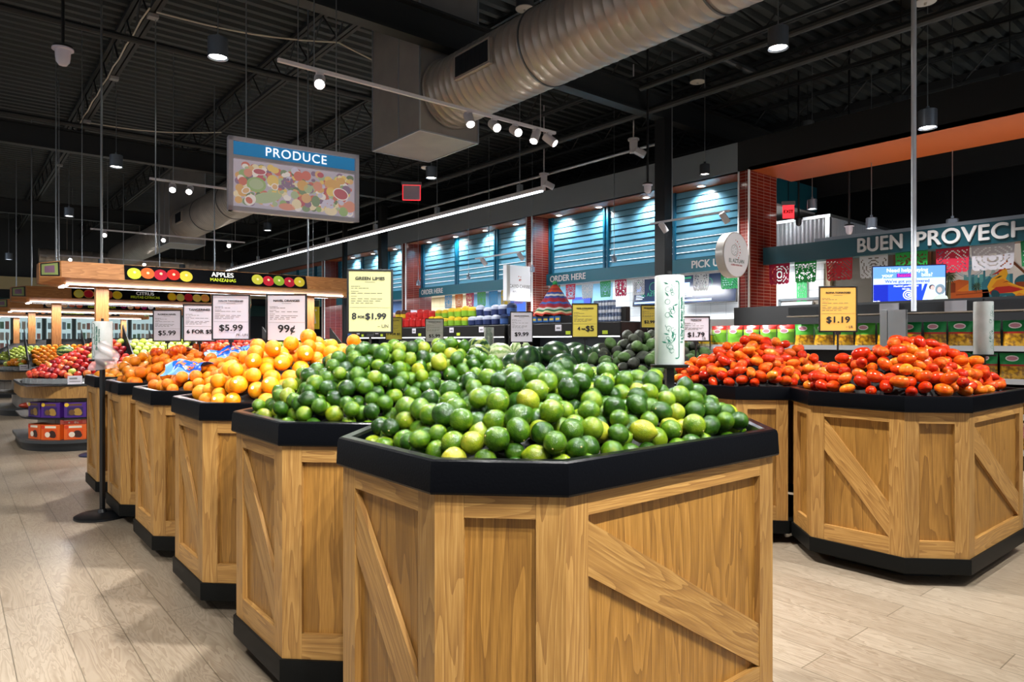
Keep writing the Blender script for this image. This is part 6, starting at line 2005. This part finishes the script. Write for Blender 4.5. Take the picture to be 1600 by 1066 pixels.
# two people in the photograph on the screen
g.disc(0.255, -0.045, 0.032, 7, 2, yy); g.disc(0.262, -0.055, 0.023, 8, 2.4, yy, 14, 1.3); g.art([(0.21, -0.22), (0.23, -0.12), (0.27, -0.09), (0.31, -0.13), (0.33, -0.22)], 4, 2.2, yy)
g.disc(0.345, -0.075, 0.055, 6, 2.6, yy, 18, 1.2); g.disc(0.338, -0.08, 0.026, 8, 2.8, yy, 14, 1.35); g.art([(0.24, -0.225), (0.29, -0.16), (0.36, -0.13), (0.42, -0.16), (0.44, -0.225)], 9, 3, yy)
dsp = g.build('display', ms, t, smooth=0)
for s, x, z, sz, c, b in (('Need help paying', -0.02, 0.175, 0.066, 4, 0.001), ('your', -0.24, 0.112, 0.066, 4, 0.001), ('heating', -0.035, 0.112, 0.062, None, 0.001), ('bills?', 0.20, 0.112, 0.066, 4, 0.001), ("We've got you covered", -0.02, 0.036, 0.052, 3, 0.001),
                       ('MeckNC.gov/ENERGY', -0.03, -0.025, 0.030, 4, 0.0006), ('704-336-', -0.03, -0.062, 0.026, 4, 0.0005), ('Scan Me', -0.365, -0.212, 0.024, 4, 0.0005)):
    text(s, (x, -0.011, z), sz, ms[c] if c is not None else mat('ad_pink', 'd02a8c', 0.3, emit=E), dsp, bold=b, ext=0.0004)
g = G(); g.cyl((0, 0.05, -SH / 2), (0, 0.05, -p.z), 0.03, 10); g.lathe([(0.2, -p.z), (0.2, -p.z + 0.02)], 24); g.build('stand_post', BLACK, t)

# ------------------------------------------------------------------ chip gondola
CHX = 7.5
def chip_bag(x, y, z, w, h, kind, label, group):
    bands = {'redtop': [(0.0, 'd8a81c'), (0.12, '6fae34'), (0.62, '9cc63e'), (0.80, 'c02a24')], 'bright': [(0.0, 'e0aa1a'), (0.42, 'd9b52a'), (0.5, '4fae3a'), (0.92, '3c9a34')],
             'dark': [(0.0, 'dba51c'), (0.50, 'b8221c'), (0.60, '1f9a52'), (0.92, '178a48')], 'pink': [(0.0, 'd99a24'), (0.45, 'd98a9c'), (0.85, 'e8c8cc')]}[kind]
    cols = [c for _, c in bands]
    nx, nz = 7, 14
    g = G()
    rr = random.Random(int(y * 1000) + int(z * 77))
    for s in (0, 1):
        o = len(g.v)
        for i in range(nx + 1):
            for j in range(nz + 1):
                u, v = i / nx * 2 - 1, j / nz
                th = 0.05 * max(0, (1 - u * u)) ** 0.6 * (math.sin(PI * min(1, v * 0.9 + 0.14))) ** 0.7 + 0.004 * rr.uniform(-1, 1)
                g.v.append((u * w / 2 * (1 - 0.05 * math.sin(PI * v)), (-th if s == 0 else th), v * h))
        for i in range(nx):
            for j in range(nz):
                q = [o + i * (nz + 1) + j, o + (i + 1) * (nz + 1) + j, o + (i + 1) * (nz + 1) + j + 1, o + i * (nz + 1) + j + 1]
                g.f.append(q if s == 0 else q[::-1])
                vv = (j + 0.5) / nz
                g.m.append(max(k for k, (b0, _) in enumerate(bands) if vv >= b0)); g.uv.append([(0, 0)] * 4)
    t = thing('chip_bag', label, 'chip bag', (x, y, z), -PI / 2 + rr.uniform(-0.12, 0.12), group)
    g.build('pouch', [mat('chip_' + c, c, 0.28, noise=(28, '8a5a10', 0.1) if c in ('dba51c', 'e0aa1a', 'd9b52a', 'd8a81c', 'd99a24') else None) for c in cols], t, smooth=60)
    g = G(); g.disc(0, h * (0.80 if kind != 'redtop' else 0.7), w * 0.24, 0, 0, -0.047, 16, 0.55); g.disc(0, h * (0.80 if kind != 'redtop' else 0.7), w * 0.19, 1, 1, -0.047, 16, 0.45)
    g.build('printed_badge', [mat('badge_white', 'eceaea', 0.35), mat('badge_pink', 'c98a9c', 0.35)], t, smooth=0)


t = thing('gondola_shelf', 'black and steel chip gondola behind the tomato bins', 'shelf', (CHX, 2.9, 0), -PI / 2)
GL_ = 4.3
g = G(); g.box((0, 0.45, 0.8), (GL_, 0.04, 1.6)); g.build('back_panel', mat('gondola_back', '15171a', 0.5), t)
for z in (0.16, 0.48, 0.80, 1.10):
    g = G(); g.box((0, 0.2, z), (GL_, 0.5, 0.025)); g.box((0, -0.055, z - 0.005), (GL_, 0.012, 0.05)); s_ = g.build('shelf', mat('shelf_grey', 'b4b7bb', 0.35, 0.5), t)
g = G(); g.box((0, 0.2, 0.05), (GL_, 0.55, 0.1)); g.build('kick_base', BLACK, t)
g = G(); g.box((0.5, 0.12, 1.50), (GL_ - 1.0, 0.3, 0.10)); g.build('top_rail', mat('rail_black', '14171a', 0.35), t)
for xx in (-0.62, -0.05, 0.55, 1.4):
    g = G(); g.box((xx, -0.04, 1.50), (0.18, 0.03, 0.105)); g.build('rail_bracket', mat('bracket_steel', '9a9aa0', 0.35, 0.6), t)
g = G(); g.box((0.5, 0.1, 1.445), (GL_ - 1.0, 0.34, 0.012)); g.build('rail_tray', mat('tray_warm', '8a7f72', 0.4, 0.4), t)
g = G(); g.box((0.05, -0.09, 0.75), (0.17, 0.05, 1.46)); g.box((-0.08, -0.08, 0.75), (0.07, 0.05, 1.46)); g.build('upright', STEEL, t)
num = ['first', 'second', 'third', 'fourth', 'fifth', 'sixth', 'seventh', 'eighth', 'ninth', 'tenth']
y = 5.05; k = 0; cnt = {}
while y > 0.85:
    kind = 'redtop' if y > 4.05 else ('bright' if y > 2.9 else 'dark')
    cnt[kind] = cnt.get(kind, 0)
    words_ = {'redtop': 'red topped green chip bag', 'bright': 'bright green chip bag', 'dark': 'red striped green chip bag'}[kind]
    if abs(y - 2.92) > 0.08:
        chip_bag(CHX - 0.06 + 0.16, y, 1.113, 0.215, 0.245, kind, f'{words_} on the top shelf, {num[min(cnt[kind], 9)]} of these from the left', 'chip bags on the top shelf')
        cnt[kind] += 1
    y -= 0.225
for z, kind in ((0.813, 'dark'), (0.493, 'pink'), (0.173, 'pink')):
    y = 2.6; q = 0
    while y > 0.85:
        chip_bag(CHX + 0.1, y, z, 0.215, 0.24, kind, ('red striped green chip bag' if kind == 'dark' else 'pink topped snack bag') + f' on the {"second" if z > 0.7 else ("third" if z > 0.3 else "bottom")} shelf, {num[min(q, 9)]} from the left', 'chip bags on the lower shelves')
        y -= 0.225; q += 1
# bottles in a wire rack left of the chips
for k in range(12):
    yy = 5.75 - (k % 6) * 0.115
    t = thing('sauce_bottle', 'yellow labelled bottle in the wire rack, ' + ('front' if k < 6 else 'back') + f' row, {num[k % 6]} from the left', 'bottle', (CHX + (0.0 if k < 6 else 0.14), yy, 1.10), 0, 'yellow bottles in the wire rack')
    g = G(); g.lathe([(0.04, 0), (0.042, 0.01), (0.042, 0.16), (0.02, 0.2), (0.018, 0.23)], 14); g.build('bottle', mat('bottle_pale', 'c9c4a0', 0.3), t)
    g = G(); g.lathe([(0.0425, 0.03), (0.0428, 0.06), (0.0428, 0.13), (0.0425, 0.14)], 14, cap=False); g.build('label', mat('bottle_yellow', 'd8b82c', 0.4), t)
t = thing('wire_rack', 'black wire rack holding yellow bottles left of the chips', 'rack', (CHX + 0.07, 5.46, 0), -PI / 2)
g = G()
for z in (0.2, 0.65, 1.09):
    for q in range(6):
        g.cyl((-0.38, -0.13 + q * 0.052, z), (0.38, -0.13 + q * 0.052, z), 0.003, 5)
for z in (1.16, 1.24):
    g.tube([(-0.38, 0.13, z), (-0.38, -0.13, z), (0.38, -0.13, z), (0.38, 0.13, z)], 0.004, 5)
for sx in (-0.38, 0.38):
    for sy in (-0.13, 0.13):
        g.cyl((sx, sy, 0), (sx, sy, 1.26), 0.007, 6)
g.build('wires', BLACK, t)

# ------------------------------------------------------------------ candy and fruit coolers before the stalls
def cooler(yc, L, label):
    t = thing('display_cooler', label, 'cooler', (8.4, yc, 0), -PI / 2, 'black open coolers before the stalls')
    g = G(); g.box((0, 0.42, 0.36), (L, 0.84, 0.72)); g.build('base', mat('cooler_black', '0d0e10', 0.35), t)
    g = G(); g.box((0, 0.82, 0.99), (L, 0.06, 0.56)); g.build('back', mat('cooler_inside', '4a4e52', 0.5), t)
    g = G(); g.box((0, 0.42, 1.37), (L, 0.88, 0.24)); g.build('canopy', mat('cooler_black', '0d0e10', 0.35), t, bevel=0.02)
    g = G(); g.box((0, 0.03, 1.243), (L - 0.1, 0.05, 0.016)); g.build('light_strip', TUBE, t)
    g = G(); g.box((0, 0.0, 0.74), (L, 0.02, 0.10)); g.box((0, 0.55, 0.98), (L - 0.06, 0.45, 0.02)); g.build('shelf_edge', STEEL, t)
    for sx in (-1, 1):
        g = G(); g.box((sx * (L / 2 - 0.02), 0.42, 1.0), (0.04, 0.84, 0.6)); g.build('end_panel', mat('cooler_black', '0d0e10', 0.35), t)
    n = int(L / 0.9)
    for q in range(n):
        x = -L / 2 + 0.45 + q * 0.9 + random.uniform(-0.2, 0.2)
        g = G(); g.box((x, -0.023, 1.40), (0.16, 0.004, 0.11), 0); g.rect(x - 0.05, 1.38, x + 0.05, 1.41, 1, 0, -0.026); g.build('price_card', [PAPER, mat('print_grey', '7a7a80', 0.6)], t, smooth=0)
        g = G(); g.box((x + 0.25, -0.023, 1.31), (0.12, 0.004, 0.06)); g.build('shelf_tag', mat('card_lime', 'b8cf2e', 0.5), t, smooth=0)
    return t


cooler(13.7, 6.6, 'long black open cooler with sweets on top, before the farther stall')
cooler(8.85, 2.9, 'short black open cooler with cans on top, before the near stall')
kinds = [('5a3420', 'brown'), ('e08aa4', 'pink'), ('e08aa4', 'pink'), ('d9b81e', 'yellow'), ('c8201e', 'red'), ('c8201e', 'red'), ('c8201e', 'red'), ('7aa82a', 'yellow green'), ('7aa82a', 'yellow green'), ('7aa82a', 'yellow green'), ('23305c', 'navy'), ('23305c', 'navy'), ('3a5a94', 'blue')]
CUPM = {}
LIDC = {'5a3420': 'b08a5c', 'e08aa4': 'e6d0d0', 'd9b81e': '4a2c1c', 'c8201e': 'b81a18', '7aa02a': 'd0b81e', '7aa82a': 'c8a81e', '23305c': 'a9b0c4', '3a5a94': '1c2a4c'}
for row in range(2):
    for k in range(24):
        c, w_ = kinds[min(int(k * len(kinds) / 24), len(kinds) - 1)]
        yy = 16.8 - k * 0.265
        t = thing('candy_tub', f'{w_} candy tub on top of the long cooler, ' + ('upper' if row else 'lower') + ' row', 'candy tub', (8.62 + row * 0.2, yy, 1.492 + row * 0.20), 0, f'{w_} candy tubs on the long cooler')
        if c not in CUPM:
            g1 = G(); g1.lathe([(0.08, 0), (0.1, 0.02), (0.105, 0.14), (0.09, 0.16)], 18); g2 = G(); g2.lathe([(0.106, 0.14), (0.108, 0.16), (0.10, 0.2), (0.06, 0.235), (0.0, 0.245)], 18); g3 = G(); g3.lathe([(0.104, 0.04), (0.1065, 0.05), (0.1075, 0.10), (0.106, 0.11)], 18, cap=False)
            CUPM[c] = (g1.mesh('tub', mat('tub_' + c, c, 0.35)), g2.mesh('lid', mat('lid_' + LIDC[c], LIDC[c], 0.3)), g3.mesh('label', mat('tub_label', 'e6dccb', 0.4, noise=(12, c, 0.1)) if False else mat('tublab_' + c, 'e6dccb', 0.4, noise=(12, c, 0.15))))
        for nm, me in zip(('tub', 'lid'), CUPM[c]):
            o = bpy.data.objects.new(nm, me); COL.objects.link(o); o.parent = t
        t.scale = (random.uniform(0.82, 1.1),) * 2 + (random.uniform(0.75, 1.05),)
    if row == 0:
        t = thing('riser_step', 'black display step under the back row of candy tubs', 'step', (8.93, 13.7, 1.492))
        g = G(); g.box((0, 0, 0.095), (0.3, 6.5, 0.19)); g.build('step', BLACK, t)
PK = ['e0a02a', 'e8c83a', 'd8d4c8', 'b8283a', 'e07a2a', '9fb85a', 'd85a6a', 'c8b89a']
for k in range(42):
    yy = 16.7 - k * 0.205
    if 10.25 < yy < 10.5:
        continue
    c = PK[(k * 3 + (k // 4)) % 8] if yy > 10.3 else random.choice(['e0672a', 'd8d4c8', 'd8d4c8'])
    t = thing('fruit_tub', 'clear lidded cut fruit tub in the lit cooler, seen small behind the limes', 'fruit tub', (8.62, yy, 0.792 if yy > 10 else 0.792), 0, 'cut fruit tubs in the coolers')
    g = G(); g.box((0, 0, 0.055), (0.2, 0.17, 0.11)); g.build('contents', mat('fruit_' + c, c, 0.4, noise=(10, 'e8e0c8', 0.1)), t, bevel=0.02)
    g = G(); g.box((0, 0, 0.118), (0.205, 0.175, 0.012)); g.build('lid', mat('tub_lid', 'e6e9ea', 0.15), t)
# cans stacked on the short cooler
cg = G(); cg.lathe([(0.028, 0), (0.033, 0.006), (0.033, 0.112), (0.027, 0.12)], 14); CAN = cg.mesh('can', mat('can_blue', '7f8fae', 0.25, 0.6, var=0.25))
cg = G(); cg.lathe([(0.0332, 0.03), (0.0336, 0.035), (0.0336, 0.075), (0.0332, 0.08)], 14, cap=False); CANL = cg.mesh('label_band', mat('can_label', 'd0d4de', 0.3))
for r in range(3):
    for k in range(9 if r < 2 else 7):
        t = thing('drink_can', f'silver blue can in the {["bottom", "middle", "top"][r]} layer of the stack, {num[k]} from the left', 'can', (8.55, 8.12 - k * 0.069, 1.492 + r * 0.121), 0, 'cans stacked on the short cooler')
        for nm, me in (('can', CAN), ('label_band', CANL)):
            o = bpy.data.objects.new(nm, me); COL.objects.link(o); o.parent = t
t = thing('till_box', 'small black card terminal beside the stacked cans', 'terminal', (8.6, 7.5, 1.492), -PI / 2)
g = G(); g.box((0, 0, 0.12), (0.14, 0.1, 0.24)); g.build('case', BLACK, t, bevel=0.01)

# striped cloth draped over a cone on the cooler's end
t = thing('striped_cloth', 'brightly striped woven cloth draped in a cone on the cooler', 'cloth', (8.75, 9.35, 1.63))
cols = ['8c1812', 'a8380e', '8c1812', 'a8380e', '1c3c84', 'b8b4ac', '1c3c84', '84143c', '9a1a1a', '2a58a0', '84143c', '9a1a1a', 'b8b4ac', '126a3c', 'c8b88a', 'a8280e']
g = G(); n = 56
rows = len(cols) * 2
for j in range(rows + 1):
    v = j / rows
    for i in range(n):
        a = 2 * PI * i / n
        rr = 0.035 + 0.36 * v ** 0.85 * (1 + 0.09 * math.sin(9 * a + 1.0) * v + 0.02 * math.sin(17 * a) * v)
        g.v.append((rr * math.cos(a), rr * math.sin(a), 0.58 * (1 - v) ** 1.05 + 0.012 * v * math.sin(9 * a + 1.0) + 0.015))
for j in range(rows):
    for i in range(n):
        a, b_ = j * n + i, j * n + (i + 1) % n
        g.f.append([a, a + n, b_ + n, b_]); g.m.append(min(j // 2, len(cols) - 1)); g.uv.append([(0, 0)] * 4)
g.build('woven_cloth', [mat('weave_' + c, c, 0.8) for c in cols], t, smooth=70)
g = G(); g.ball((0, 0, 0.61), (0.05, 0.05, 0.05), 12, 8); g.build('top_knot', mat('weave_1f8a4a', '1f8a4a', 0.8), t)

t = thing('display_crate', 'dark crate of blue snack packets under the striped cloth', 'crate', (8.75, 9.35, 1.492), -PI / 2)
g = G(); g.box((0, 0, 0.067), (0.95, 0.6, 0.135)); g.build('crate', BLACK, t)
for k in range(6):
    g = G(); g.box((-0.40 + k * 0.16, -0.305, 0.07), (0.14, 0.012, 0.10)); g.rect(-0.45 + k * 0.16, 0.05, -0.35 + k * 0.16, 0.09, 1, 0, -0.312); g.build('snack_packet', [mat('packet_blue', '1f5a9c', 0.35), mat('packet_gold', 'c8b04a', 0.4)], t, smooth=0)

# yellow printed banner hanging behind the oranges sign
p = at(489, 492, 12.0)
t = thing('hanging_banner', 'yellow printed banner hanging right of the navel oranges sign', 'banner', tuple(p), -THETA)
g = G(); g.box((0, 0, 0), (0.22, 0.01, 0.50), 0); g.rect(-0.11, 0.14, 0.11, 0.25, 1, 1, -0.006); g.art([(-0.05, -0.18), (0.0, 0.1), (0.03, 0.05), (0.06, -0.15)], 2, 2, -0.006); g.disc(-0.03, 0.08, 0.03, 2, 2.2, -0.006)
g.disc(0.05, 0.08, 0.02, 2, 2.3, -0.006)
g.build('printed_cloth', [mat('banner_yellow', 'd8c81c', 0.5), mat('banner_green', '1f3a2c', 0.5), mat('banner_pale', 'e8e0c0', 0.5)], t, smooth=0)
g = G(); g.cyl((-0.12, 0, 0.255), (0.12, 0, 0.255), 0.008, 8); g.cyl((0, 0, 0.255), (0, 0, 6.03 - p.z), 0.004, 5); g.build('hanger_rod', STEEL, t)
